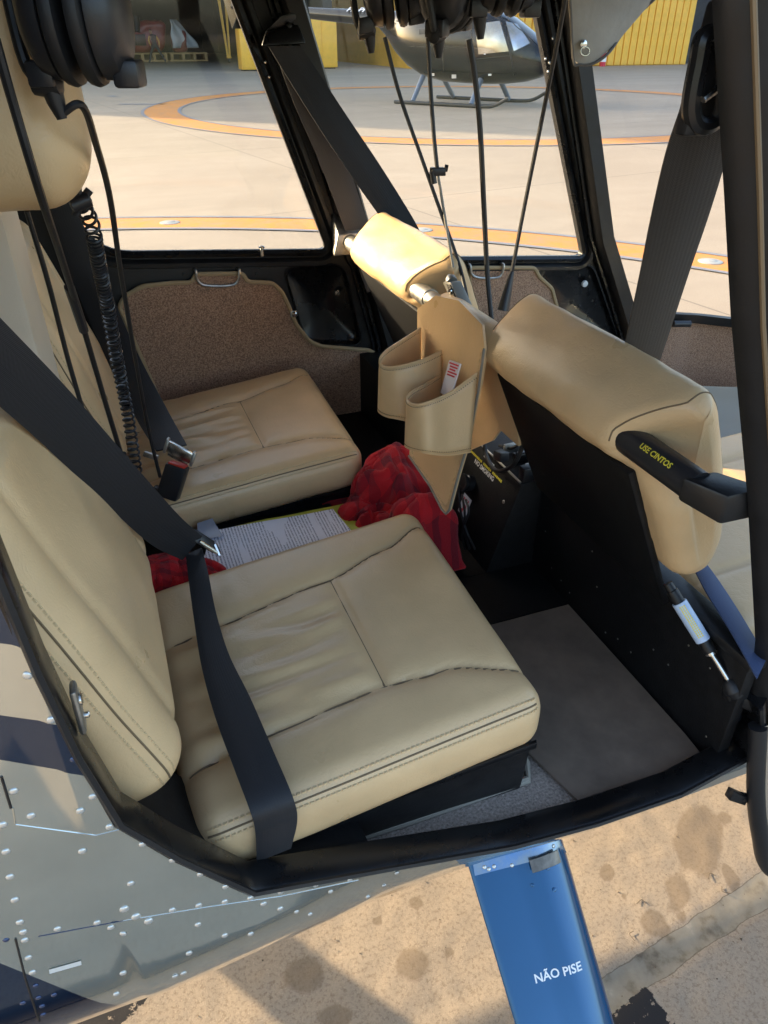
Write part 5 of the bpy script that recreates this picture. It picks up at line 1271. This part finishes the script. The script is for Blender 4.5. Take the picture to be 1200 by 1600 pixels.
build(MB().lathe([(.004, -.014), (.010, -.012), (.010, .012), (.004, .014)], c, (1, .1, .3), 12), 'clip_body', M['blackplastic'], cl)
for d_ in ((.7, 0, .7), (-.7, 0, .6), (-.5, 0, -.8)): build(MB().tube([c, c + V(*d_) * .020], [.006, .005], 8), 'clip_lug', M['blackplastic'], cl)
build(MB().tube([c + V(0, 0, .0), c + V(.004, 0, .05)], .0035, 8), 'clip_stem', M['blackplastic'], cl)
# cables in the middle
cable([Y(601, 58, 1.38), Y(625, 150, 1.37), Y(660, 250, 1.35), Y(690, 335, 1.33), Y(708, 385, 1.31), Y(722, 430, 1.28), Y(735, 490, 1.22)], .0036, 'black cable from the leftmost middle headset down past the intercom box')
cable([Y(668, 30, 1.36), Y(670, 90, 1.36), Y(677, 200, 1.35), Y(684, 272, 1.34)], .0040, 'thick black cable hanging straight down to a small clip')
cable([Y(684, 272, 1.34), Y(692, 320, 1.33), Y(700, 370, 1.31), Y(708, 418, 1.29)], .0028, 'thin grey cable from the small clip to the intercom box', mt='piping')
cable([Y(733, 62, 1.28), Y(742, 120, 1.28), Y(750, 200, 1.28), Y(756, 320, 1.28), Y(761, 420, 1.28), Y(768, 500, 1.25)], .0050, 'thickest black cable hanging vertically between the headsets and right cushion')
cable([Y(890, -40, 1.25), Y(872, 60, 1.28), Y(846, 190, 1.32), Y(818, 330, 1.34), Y(797, 440, 1.34), Y(788, 480, 1.33)], .0040, 'black cable slanting from the roof in front of the windshield pillar')
build(MB().tube([Y(800, 425, 1.34), Y(793, 455, 1.335), Y(786, 485, 1.33)], [.005, .009, .012], 12), 'cable_plug', M['blackplastic']); tag(bpy.data.objects['cable_plug.001'], 'flared black plug above the right front cushion', 'plug')
c = Y(684, 268, 1.335)
cl = empty('cord_clip', c, 'small black clip on the middle cable outside the far window', 'clip', 'cable clips')
build(MB().obox(c, RT, V(0, 0, 1), V(0, 1, 0), .013, .007, .006), 'clip_body', M['blackplastic'], cl, bevel=.002)
build(MB().tube([c + RT * -.010, c + RT * -.006 + V(0, 0, -.02)], .006, 10), 'clip_lug', M['blackplastic'], cl); build(MB().tube([c + RT * .012 + V(0, 0, .006), c + RT * .018 + V(0, 0, .005)], .006, 10), 'clip_lug', M['blackplastic'], cl)
# cables by the console
cc = lambda x, y, v: at(x, y, 'X', v)
cable([cc(757, 690, .66), cc(760, 712, .65), cc(775, 735, .64), cc(800, 728, .64), cc(815, 700, .65), cc(816, 668, .66), cc(812, 640, .68)], .0042, 'black cable loop hanging over the top edge of the console')
cable([cc(775, 672, .70), cc(800, 670, .70), cc(818, 685, .70), cc(800, 700, .70), cc(780, 696, .69)], .0032, 'second black cable loop lying behind the console edge')
cable([cc(800, 668, .78), cc(818, 676, .78), cc(824, 690, .78), cc(815, 704, .78)], .0035, 'pale cable curl on the far front seat cushion', mt='thread')
build(MB().obox(cc(783, 712, .655), V(0, -1, .25), V(1, 0, 0), V(0, 0, 1), .016, .010, .010), 'plug_block', M['blackplastic'], None, bevel=.003); tag(bpy.data.objects['plug_block'], 'black plug block hanging in the console cable loop', 'plug')
for k in range(3):
    x0 = 716 + 6 * k
    cable([cc(x0, 765 + 8 * k, .585), cc(x0 + 4, 800, .575), cc(x0 + 14 - 10 * k, 832, .575), cc(x0 + 26 - 14 * k, 858, .59)], .0024, ('leftmost', 'middle', 'rightmost')[k] + ' of three thin black wires in front of the warning sticker')
def headset(c, A, s, lb, boom=True, cup2=True):
    root = empty('headset', c, lb, 'headset', 'headsets'); A = Vector(A).normalized(); U = V(0, 0, 1)
    F_ = A.cross(U)
    for sg in (-1, 1):
        o_ = c + A * sg * .030 * s; K_ = .58
        sh = build(MB().lathe([(r_ * s, h_ * s * K_) for r_, h_ in ((.002, .034), (.022, .033), (.040, .027), (.052, .014), (.056, -.004), (.056, -.014), (.050, -.016))], o_, A * sg, 32, .78), 'ear_cup', M['blackplastic'], root)
        build(MB().lathe([(r_ * s, h_ * s * K_) for r_, h_ in ((.050, -.015), (.060, -.022), (.062, -.032), (.060, -.042), (.048, -.048))], o_, A * sg, 32, .80), 'ear_cushion', M['rubber'], root)
        build(MB().lathe([(.008 * s, 0), (.008 * s, .004 * s), (.005 * s, .005 * s), (.003 * s, .002 * s)], o_ + A * sg * .016 * s + U * .038 * s - F_ * .0, A * sg + U * .6, 14), 'adjuster', M['blackgloss'], sh)
        build(MB().obox(o_ + A * sg * .012 * s - U * .050 * s, A, F_, U, .013 * s, .016 * s, .012 * s), 'cup_socket', M['blackplastic'], root, bevel=.003)
    hb_ = [c + A * (.050 * s * math.cos(R(a))) + U * (.03 * s + .14 * s * math.sin(R(a))) for a in range(0, 181, 12)]
    build(MB().ribbon(hb_, [F_ * .016 * s] * len(hb_), .006 * s), 'headband', M['rubber'], root, smooth=60)
    p = c - A * .034 * s
    build(MB().tube([p - A * .004 - U * .056 * s, p - A * .002 - U * .075 * s, p - U * .090 * s], [.011 * s, .009 * s, .005 * s], 12), 'cable_boot', M['rubber'], root)
    if boom:
        q0 = p - A * .020 * s - F_ * .0
        build(MB().tube(cat([q0 + U * .085 * s + A * -.004, q0 + U * .03 * s - A * .012 * s + F_ * -.01, q0 - U * .04 * s - A * .004, q0 - U * .058 * s + A * .010 * s], 6), [.006 * s] * 19, 10), 'mic_boom', M['rubber'], root)
        build(MB().lathe([(.001, -.016 * s), (.011 * s, -.013 * s), (.013 * s, 0), (.011 * s, .013 * s), (.001, .016 * s)], q0 - U * .058 * s + A * .012 * s, A, 14), 'microphone', M['rubber'], root)
    return root
HS = Y(118, 20, .72)
headset(HS, RT, .80, 'black headset hanging over the large headrest cushion')
headset(Y(612, -26, 1.36), V(.9, -.3, .15), 1.0, 'leftmost of the black headsets hanging together from the roof')
headset(Y(705, -22, 1.27), V(.75, .6, .1), 1.0, 'middle black headset above the thickest cable')
headset(Y(792, -50, 1.22), V(.95, -.2, 0), 1.0, 'rightmost of the black headsets hanging together from the roof', False)
# sun visor flap
vp = [at(880, -60, 'Y', 1.60), at(889, 0, 'Y', 1.6), at(897, 92, 'Y', 1.6), at(905, 101, 'Y', 1.6), at(925, 98, 'Y', 1.6), at(960, 70, 'Y', 1.6), at(1018, 2, 'Y', 1.6), at(1070, -60, 'Y', 1.6)]
sv = empty('sun_visor', at(905, 60, 'Y', 1.6), 'grey vinyl sun visor flap with metal snap in the windshield corner', 'sun visor')
m = MB().plate([(p.x, p.z) for p in vp], [], lambda x, z: V(x, 1.60 + .012 * math.sin(x * 30 + z * 14), z), (0, .006, 0)); build(m, 'flap', M['greycloth'], sv, smooth=30)
pth = [V(p.x, 1.60 + .012 * math.sin(p.x * 30 + p.z * 14), p.z) for p in cat(vp, 6)]
build(MB().tube(pth, .0032, 6), 'edge_binding', mat('dark_grey_binding', (.11, .10, .09), .6), sv)
c = at(914, 69, 'Y', 1.585); build(MB().lathe([(.008, 0), (.008, .004), (.004, .006)], c + V(0, .008, 0), (0, -1, 0), 16), 'snap', M['steel'], sv)
build(MB().tube([at(914 + 7 * math.cos(R(a)), 80 + 7 * math.sin(R(a)), 'Y', 1.588) for a in range(0, 360, 20)], .0015, 6, True), 'snap_ring', M['steel'], sv)

# ================================================================== background
def part(mb, name, mt, root, **k): return build(mb, name, mt, root, **k)
M['parkedpaint'] = mat('dark_grey_gloss', (.007, .008, .010), .12, 0.0, var=.08, vscale=2, coat=.25, spec=.35)
M['darkmetal'] = mat('dark_skid_metal', (.03, .032, .035), .4, .4)
PH = V(10.0, 20.5, 0); PA = R(-55)
def make_parked():
    root = empty('parked_helicopter', PH, 'dark glossy helicopter parked on skids across the apron', 'helicopter')
    ca, sa_ = math.cos(PA), math.sin(PA)
    T = lambda x, y, z: V(PH.x + x * ca - y * sa_, PH.y + x * sa_ + y * ca, z)
    S = [(2.42, .05, .92, 1.02), (2.36, .2, .80, 1.14), (2.15, .42, .66, 1.36), (1.8, .62, .56, 1.62), (1.3, .72, .50, 1.93), (.8, .745, .48, 2.10), (.2, .75, .48, 2.17), (-.5, .75, .50, 2.18), (-1.1, .72, .60, 2.16), (-1.6, .62, .82, 2.12), (-2.0, .48, 1.10, 2.10), (-2.4, .32, 1.50, 2.10), (-2.7, .22, 1.72, 2.10)]
    m = MB(); K = 28
    for x, hw, z0, z1 in S:
        for k in range(K):
            a = 2 * math.pi * k / K; f_ = lambda q_: math.copysign(abs(q_) ** .68, q_)
            m.v.append(T(x, hw * f_(math.cos(a)), (z0 + z1) / 2 + (z1 - z0) / 2 * f_(math.sin(a))))
    for i in range(len(S) - 1):
        for k in range(K): m.f.append((i * K + k, i * K + (k + 1) % K, (i + 1) * K + (k + 1) % K, (i + 1) * K + k))
    m.f.append(tuple(range(K))); m.f.append(tuple((len(S) - 1) * K + k for k in range(K)))
    body = part(m, 'body', M['parkedpaint'], root, smooth=60)
    boom = part(MB().tube([T(-2.6, 0, 1.91), T(-4, 0, 2.0), T(-6, 0, 2.13), T(-8.2, 0, 2.28)], [.20, .17, .13, .09], 18), 'tail_boom', M['parkedpaint'], root)
    part(MB().hexa([T(-8.3, -.02, 1.7), T(-7.9, -.02, 2.2), T(-7.9, .02, 2.2), T(-8.3, .02, 1.7), T(-8.7, -.02, 2.9), T(-8.3, -.02, 2.9), T(-8.3, .02, 2.9), T(-8.7, .02, 2.9)]), 'tail_fin', M['parkedpaint'], root)
    part(MB().hexa([T(-1.0, -.12, 2.1), T(.2, -.12, 2.1), T(.2, .12, 2.1), T(-1.0, .12, 2.1), T(-.6, -.06, 3.1), T(-.1, -.06, 3.1), T(-.1, .06, 3.1), T(-.6, .06, 3.1)]), 'mast_fairing', M['parkedpaint'], root, bevel=.04)
    for a in (20, 200):
        d_ = V(math.cos(PA + R(a)), math.sin(PA + R(a)), 0); c_ = T(-.35, 0, 3.25); part(MB().obox(c_ + d_ * 2.5, d_, V(-d_.y, d_.x, 0), V(0, 0, 1), 2.5, .13, .012), 'rotor_blade', M['darkmetal'], root)
    part(MB().tube([T(-.35, 0, 3.0), T(-.35, 0, 3.3)], .08, 12), 'rotor_hub', M['darkmetal'], root)
    for sg in (-1, 1):
        part(MB().tube(cat([T(-1.5, sg * 1.1, .05), T(0, sg * 1.1, .05), T(1.1, sg * 1.1, .05), T(1.5, sg * 1.1, .09), T(1.85, sg * 1.1, .26)], 5), .045, 10), 'skid', M['darkmetal'], root)
        for x in (-1.0, .75): part(MB().tube([T(x, sg * .5, .62), T(x + .05, sg * 1.08, .07)], [.075, .06], 10), 'skid_strut', M['strutgrey'], root)
    return root, body, boom, T
M['strutgrey'] = mat('blue_grey_strut', (.16, .19, .24), .35, .3)
parked, pbody, pboom, PT = make_parked()
def bvh_of(o): return BVHTree.FromPolygons([v.co + WL[o.name] for v in o.data.vertices], [tuple(p.vertices) for p in o.data.polygons])
pb = bvh_of(pbody); pbm = bvh_of(pboom)
M['pane'] = mat('cabin_window_reflection', (.30, .25, .17), .06, .75, col2=(.55, .52, .46), vscale=1.6, coat=.5)  # opaque mirror; tan and white reflections are mixed into its colour
M['panefront'] = mat('nose_window_reflection', (.42, .33, .20), .05, .8, col2=(.55, .62, .72), vscale=2.2, coat=.5)  # opaque too, with reflected tan ground and blue sky painted in
for pts, mt in (([(742, 38), (781, 33), (795, 80), (748, 85)], 'pane'), ([(790, 34), (808, 38), (828, 68), (803, 80)], 'panefront')):
    if patch(pb, pts, .012, 'cabin_window', M[mt], parked, 8) is None: print('window missed', pts)
for pts in ([(735, 30), (737, 30), (741, 122), (739, 122)], [(785, 28), (787, 28), (805, 118), (803, 118)], [(690, 60), (692, 60), (694, 112), (692, 112)], [(640, 72), (735, 74), (735, 75), (640, 73)], [(741, 92), (800, 86), (800, 87), (741, 93)]): patch(pb, pts, .008, 'door_seam', M['rubber'], parked, 6)
patch(pb, [(655, 46), (664, 45), (664, 53), (655, 54)], .01, 'air_inlet', M['darkmetal'], parked, 3)
for pts in ([(706, 116), (713, 116), (713, 122), (706, 122)], [(675, 114), (679, 114), (679, 118), (675, 118)], [(756, 82), (759, 82), (759, 85), (756, 85)], [(763, 115), (768, 115), (768, 118), (763, 118)]): patch(pb, pts, .01, 'decal', M['white'], parked, 2)
hd = V(math.cos(PA), math.sin(PA), 0)
for body_, px, py, sz, bb_ in (('R66', 684, 46, .40, pb), ('TURBINE', 684, 55, .14, pb), ('PR-PI', 557, 17, .27, pbm)):
    l_, n_, _, _ = bb_.ray_cast(CP, pray(px, py))
    if l_ is None: print('no text', body_); continue
    n_ = n_ if n_.dot(pray(px, py)) < 0 else -n_
    sv_ = (hd - n_ * hd.dot(n_)).normalized(); text('lettering', body_, l_ + n_ * .03, sv_, n_.cross(sv_), sz, M['white'], parked, bold=True)
far = copytree(parked, V(27, 78, 0)); far['label'] = 'distant dark helicopter standing in sunlight beyond the yellow panels'; far.rotation_euler.z = R(100)
for ch in list(far.children):
    if ch.name.startswith(('lettering', 'decal')): bpy.data.objects.remove(ch, do_unlink=True)
tag(far, group='parked helicopters'); tag(parked, group='parked helicopters')
# hangar with dark open front
hg = empty('hangar', V(-5, 44, 0), 'large dark open hangar behind the apron on the left', 'hangar')
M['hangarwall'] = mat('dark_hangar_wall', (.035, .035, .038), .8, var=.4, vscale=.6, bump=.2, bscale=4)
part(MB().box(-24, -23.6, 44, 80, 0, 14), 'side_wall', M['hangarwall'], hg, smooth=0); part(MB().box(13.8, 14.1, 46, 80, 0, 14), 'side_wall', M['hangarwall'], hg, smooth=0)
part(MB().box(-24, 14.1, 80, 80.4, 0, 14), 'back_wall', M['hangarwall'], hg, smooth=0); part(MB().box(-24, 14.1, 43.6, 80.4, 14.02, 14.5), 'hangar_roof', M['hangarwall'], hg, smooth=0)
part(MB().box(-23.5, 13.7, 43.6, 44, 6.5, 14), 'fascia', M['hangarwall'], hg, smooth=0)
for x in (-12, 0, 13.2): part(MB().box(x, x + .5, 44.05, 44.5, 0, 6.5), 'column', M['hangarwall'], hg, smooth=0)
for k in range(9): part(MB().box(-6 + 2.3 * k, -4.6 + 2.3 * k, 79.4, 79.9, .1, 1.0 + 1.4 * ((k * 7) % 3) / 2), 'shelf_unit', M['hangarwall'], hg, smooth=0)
# yellow panels
for (x0, x1, y0, y1, z0, z1), lb in (((8.35, 10.3, 42, 42.9, 0, 1.75), 'low yellow cabinet at the hangar mouth behind the far pillar'), ((12.0, 13.68, 43.3, 44.3, 0, 2.55), 'tall yellow cabinet under the parked tail boom')):
    r_ = empty('yellow_cabinet', V((x0 + x1) / 2, (y0 + y1) / 2, 0), lb, 'cabinet', 'yellow cabinets')
    part(MB().box(x0, x1, y0, y1, z0 + .06, z1), 'case', M['yellow'], r_, bevel=.03)
    for s_ in (0, 1): w_ = (x1 - x0) / 2; part(MB().box(x0 + s_ * w_ + .03, x0 + (s_ + 1) * w_ - .03, y0 - .02, y0 - .001, z0 + .12, z1 - .08), 'door_leaf', M['yellow'], r_, bevel=.006)
    part(MB().box(x0 + .1, x1 - .1, y0 + .1, y1 - .1, 0, .059), 'plinth', M['black'], r_, smooth=0)
gy = empty('yellow_gantry', V(9.9, 54, 0), 'yellow lifting gantry leg standing inside the hangar', 'gantry')
part(MB().hexa([V(9.86, 54, .35), V(9.98, 54, .35), V(9.98, 54.1, .35), V(9.86, 54.1, .35), V(9.60, 54, 3.6), V(9.76, 54, 3.6), V(9.76, 54.1, 3.6), V(9.60, 54.1, 3.6)]), 'leg', M['yellow'], gy)
part(MB().hexa([V(9.99, 54, .35), V(10.1, 54, .35), V(10.1, 54.1, .35), V(9.99, 54.1, .35), V(10.04, 54, 3.6), V(10.18, 54, 3.6), V(10.18, 54.1, 3.6), V(10.04, 54.1, 3.6)]), 'leg', M['yellow'], gy)
part(MB().box(8.0, 12.0, 53.95, 54.15, 3.605, 3.9), 'top_beam', M['yellow'], gy, bevel=.02); part(MB().box(9.84, 10.12, 53.9, 54.2, .24, .349), 'foot_plate', M['yellow'], gy, bevel=.02)
part(MB().lathe([(.12, -.05), (.12, .05)], V(9.98, 54.05, .12), (1, 0, 0), 16), 'caster', M['black'], gy)
# pallet, machine, tarpaulin
wood = mat('pale_wood', (.42, .27, .12), .8, var=.2, vscale=3, bump=.3, bscale=20)
for x0, lb in ((4.2, 'wooden pallet behind the walking person, left of the pair'), (6.75, 'wooden pallet under the white tarpaulin, right of the pair')):
    pr_ = empty('pallet', V(x0 + 1.2, 57.5, 0), lb, 'pallet', 'wooden pallets')
    for k in range(5): part(MB().box(x0, x0 + 2.4, 57 + k * .3, 57.2 + k * .3, .42, .50), 'deck_board', wood, pr_, smooth=0)
    for k in range(4): part(MB().box(x0 + .05 + k * .72, x0 + .22 + k * .72, 57, 58.4, .10, .419), 'block', wood, pr_, smooth=0)
    for k in (0, 1): part(MB().box(x0, x0 + 2.4, 57.02 + 1.16 * k, 57.2 + 1.16 * k, .02, .099), 'bottom_board', wood, pr_, smooth=0)
redm = mat('dark_red_paint', (.20, .02, .02), .35, var=.2, vscale=3)
rbm = RB(1.15, .6, .85, .35, .12, lambda p: V(5.5, 57.7, 1.38) + V(p.x + .25 * p.z, p.y, p.z), lambda p, nr: nr * .08 * noise.noise(p * 2))
mc = empty('red_machine', V(5.5, 57.7, .5), 'bulky dark red machine standing on the left pallet', 'machine'); part(rbm.mb(), 'casing', redm, mc, smooth=60)
part(MB().tube([V(4.9, 57.1, 1.6), V(5.0, 57.3, 2.4)], .25, 14), 'filter_drum', M['black'], mc); part(MB().box(4.6, 5.4, 57.06, 57.16, .9, 1.5), 'grille', M['black'], mc, bevel=.02)
m = MB(); nI, nJ = 16, 12
for j in range(nJ + 1):
    for i in range(nI + 1):
        u, v = i / nI, j / nJ; top = V(7.05 + .5 * u, 57.2 + u, 2.28); bot = V(6.95 + 1.45 * u, 57.0 + .9 * u, .75)
        p = top * (1 - v) + bot * v; p.x += .40 * math.sin(v * math.pi / 2) * u ** .5 + .05 * math.sin(v * 9 + u * 7); p.y -= .25 * math.sin(v * math.pi) + .06 * math.sin(u * 14); m.v.append(p)
for j in range(nJ):
    for i in range(nI): k = j * (nI + 1) + i; m.f.append((k, k + 1, k + nI + 2, k + nI + 1))
o = build(m, 'tarpaulin', mat('white_tarpaulin', (.55, .58, .60), .6, bump=.3, bscale=3, dist=.05), smooth=60); md = o.modifiers.new('thick', 'SOLIDIFY'); md.thickness = .02
tag(o, 'white tarpaulin draped over a load on the pallet in the hangar', 'tarpaulin')
o = build(RB(.5, .45, .62, .3, .12, lambda p: V(7.55, 57.75, 1.12) + p, lambda p, nr: nr * .05 * noise.noise(p * 3)).mb(), 'covered_load', redm, smooth=60); tag(o, 'dark red load under the white tarpaulin', 'load')
# person walking past the pallets
def person():
    root = empty('person', V(5.75, 55.6, 0), 'person in dark overalls and orange sleeves striding past the pallets', 'person')
    J = {'pel': (0, 0, .95), 'che': (-.04, 0, 1.28), 'nec': (-.09, -.02, 1.50), 'hea': (-.16, -.05, 1.62), 'top': (-.18, -.06, 1.78), 'lh': (-.10, 0, .88), 'lk': (-.30, 0, .50), 'la': (-.42, .05, .10), 'lt': (-.52, -.12, .04), 'rh': (.10, 0, .88), 'rk': (.28, -.05, .52), 'ra': (.52, .0, .10), 'rt': (.46, -.18, .04),
         'ls': (-.24, 0, 1.42), 'le': (-.34, -.08, 1.14), 'lw': (-.26, -.2, .92), 'lf': (-.23, -.25, .84), 'rs': (.14, 0, 1.40), 're': (.28, -.06, 1.14), 'rw': (.26, -.16, .90), 'rf': (.25, -.2, .81)}
    Rd = {'pel': .15, 'che': .16, 'nec': .06, 'hea': .105, 'top': .08, 'lh': .10, 'lk': .075, 'la': .055, 'lt': .05, 'rh': .10, 'rk': .075, 'ra': .055, 'rt': .05, 'ls': .08, 'le': .055, 'lw': .04, 'lf': .035, 'rs': .08, 're': .055, 'rw': .04, 'rf': .035}
    E_ = [('pel', 'che'), ('che', 'nec'), ('nec', 'hea'), ('hea', 'top'), ('pel', 'lh'), ('lh', 'lk'), ('lk', 'la'), ('la', 'lt'), ('pel', 'rh'), ('rh', 'rk'), ('rk', 'ra'), ('ra', 'rt'), ('che', 'ls'), ('ls', 'le'), ('le', 'lw'), ('lw', 'lf'), ('che', 'rs'), ('rs', 're'), ('re', 'rw'), ('rw', 'rf')]
    ks = list(J); me = bpy.data.meshes.new('body'); me.from_pydata([J[k] for k in ks], [(ks.index(a), ks.index(b_)) for a, b_ in E_], [])
    ob = bpy.data.objects.new('body', me); COL.objects.link(ob); ob.modifiers.new('skin', 'SKIN'); sm = ob.modifiers.new('sub', 'SUBSURF'); sm.levels = 2; sm.render_levels = 2
    for i, k in enumerate(ks): me.skin_vertices[0].data[i].radius = (Rd[k], Rd[k])
    me.skin_vertices[0].data[0].use_root = True
    bpy.context.view_layer.update(); m2 = bpy.data.meshes.new_from_object(ob.evaluated_get(bpy.context.evaluated_depsgraph_get())); bpy.data.objects.remove(ob, do_unlink=True)
    cl_ = [mat('dark_overalls', (.03, .032, .045), .8), mat('orange_sleeves', (.55, .27, .06), .8), mat('skin_tone', (.38, .21, .14), .6), mat('dark_hair', (.02, .016, .013), .7)]
    for q_ in cl_: m2.materials.append(q_)
    for f in m2.polygons:
        c_ = f.center; mi = 0
        if c_.z > 1.52: mi = 3 if (c_.z > 1.70 or c_.y > -.03) else 2
        elif abs(c_.x + .05) > .20 and .93 < c_.z < 1.5: mi = 1
        elif abs(c_.x + .05) > .20 and .76 < c_.z <= .93 and c_.y < -.1: mi = 2
        f.material_index = mi
    m2.shade_smooth(); o_ = link('body', m2, None, root, V(5.75, 55.6, 0)); return root
person()
# yellow ribbed shed on the right
sh = empty('yellow_shed', V(26, 41.5, 0), 'yellow ribbed metal shed front across the apron on the right', 'shed')
part(MB().box(17.2, 34.7, 41.62, 60, 0, 8), 'shed_core', M['yellow'], sh, smooth=0)
pm_ = build(MB().hexa([V(17.2, 41.5, .05), V(17.58, 41.5, .05), V(17.612, 41.619, .05), V(17.168, 41.619, .05), V(17.2, 41.5, 8), V(17.58, 41.5, 8), V(17.612, 41.619, 8), V(17.168, 41.619, 8)]), 'panel', M['yellow'], sh, smooth=0)
for k in range(1, 38):
    o = pm_.copy(); COL.objects.link(o); o.location = pm_.location + V(.46 * k, 0, 0)
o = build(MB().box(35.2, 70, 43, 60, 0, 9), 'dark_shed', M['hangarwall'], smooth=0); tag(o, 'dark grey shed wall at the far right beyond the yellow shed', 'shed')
bo = empty('bollard', V(28.4, 41.2, 0), 'small red and white striped post before the yellow shed', 'post')
for k in range(4): part(MB().tube([V(28.5, 41.0, .22 * k), V(28.5, 41.0, .22 * k + .219)], .16, 12), 'band', M['redprint'] if k % 2 == 0 else M['white'], bo)

# grit lying on the concrete by the doorway
m = MB(); random.seed(11)
for k in range(260):
    x, y = random.uniform(-.3, 1.3), random.uniform(.42, 1.2); r = random.uniform(.0007, .0022) * (1.6 if random.random() < .06 else 1)
    c = V(x, y, r * .5); pts = [c + V(random.uniform(-1, 1), random.uniform(-1, 1), random.uniform(-.6, .8)).normalized() * r * random.uniform(.7, 1.3) for _ in range(6)]
    m.add(pts, [(0, 1, 2), (0, 2, 3), (0, 3, 4), (5, 2, 1), (5, 3, 2), (5, 4, 3), (0, 4, 1), (5, 1, 4)])
for px, py in ((1118, 1368), (1128, 1385), (990, 1455), (1010, 1412)):
    c = at(px, py, 'Z', .003); a = random.uniform(0, 6); m.tube(cat([c, c + V(math.cos(a), math.sin(a), 0) * .012, c + V(math.cos(a + .9), math.sin(a + .9), .1) * .022], 4), .0007, 5)
o = build(m, 'grit', mat('dark_grit', (.10, .075, .05), .9), smooth=0); tag(o, 'loose grit and twigs on the concrete below the doorway', 'grit', kind='stuff')
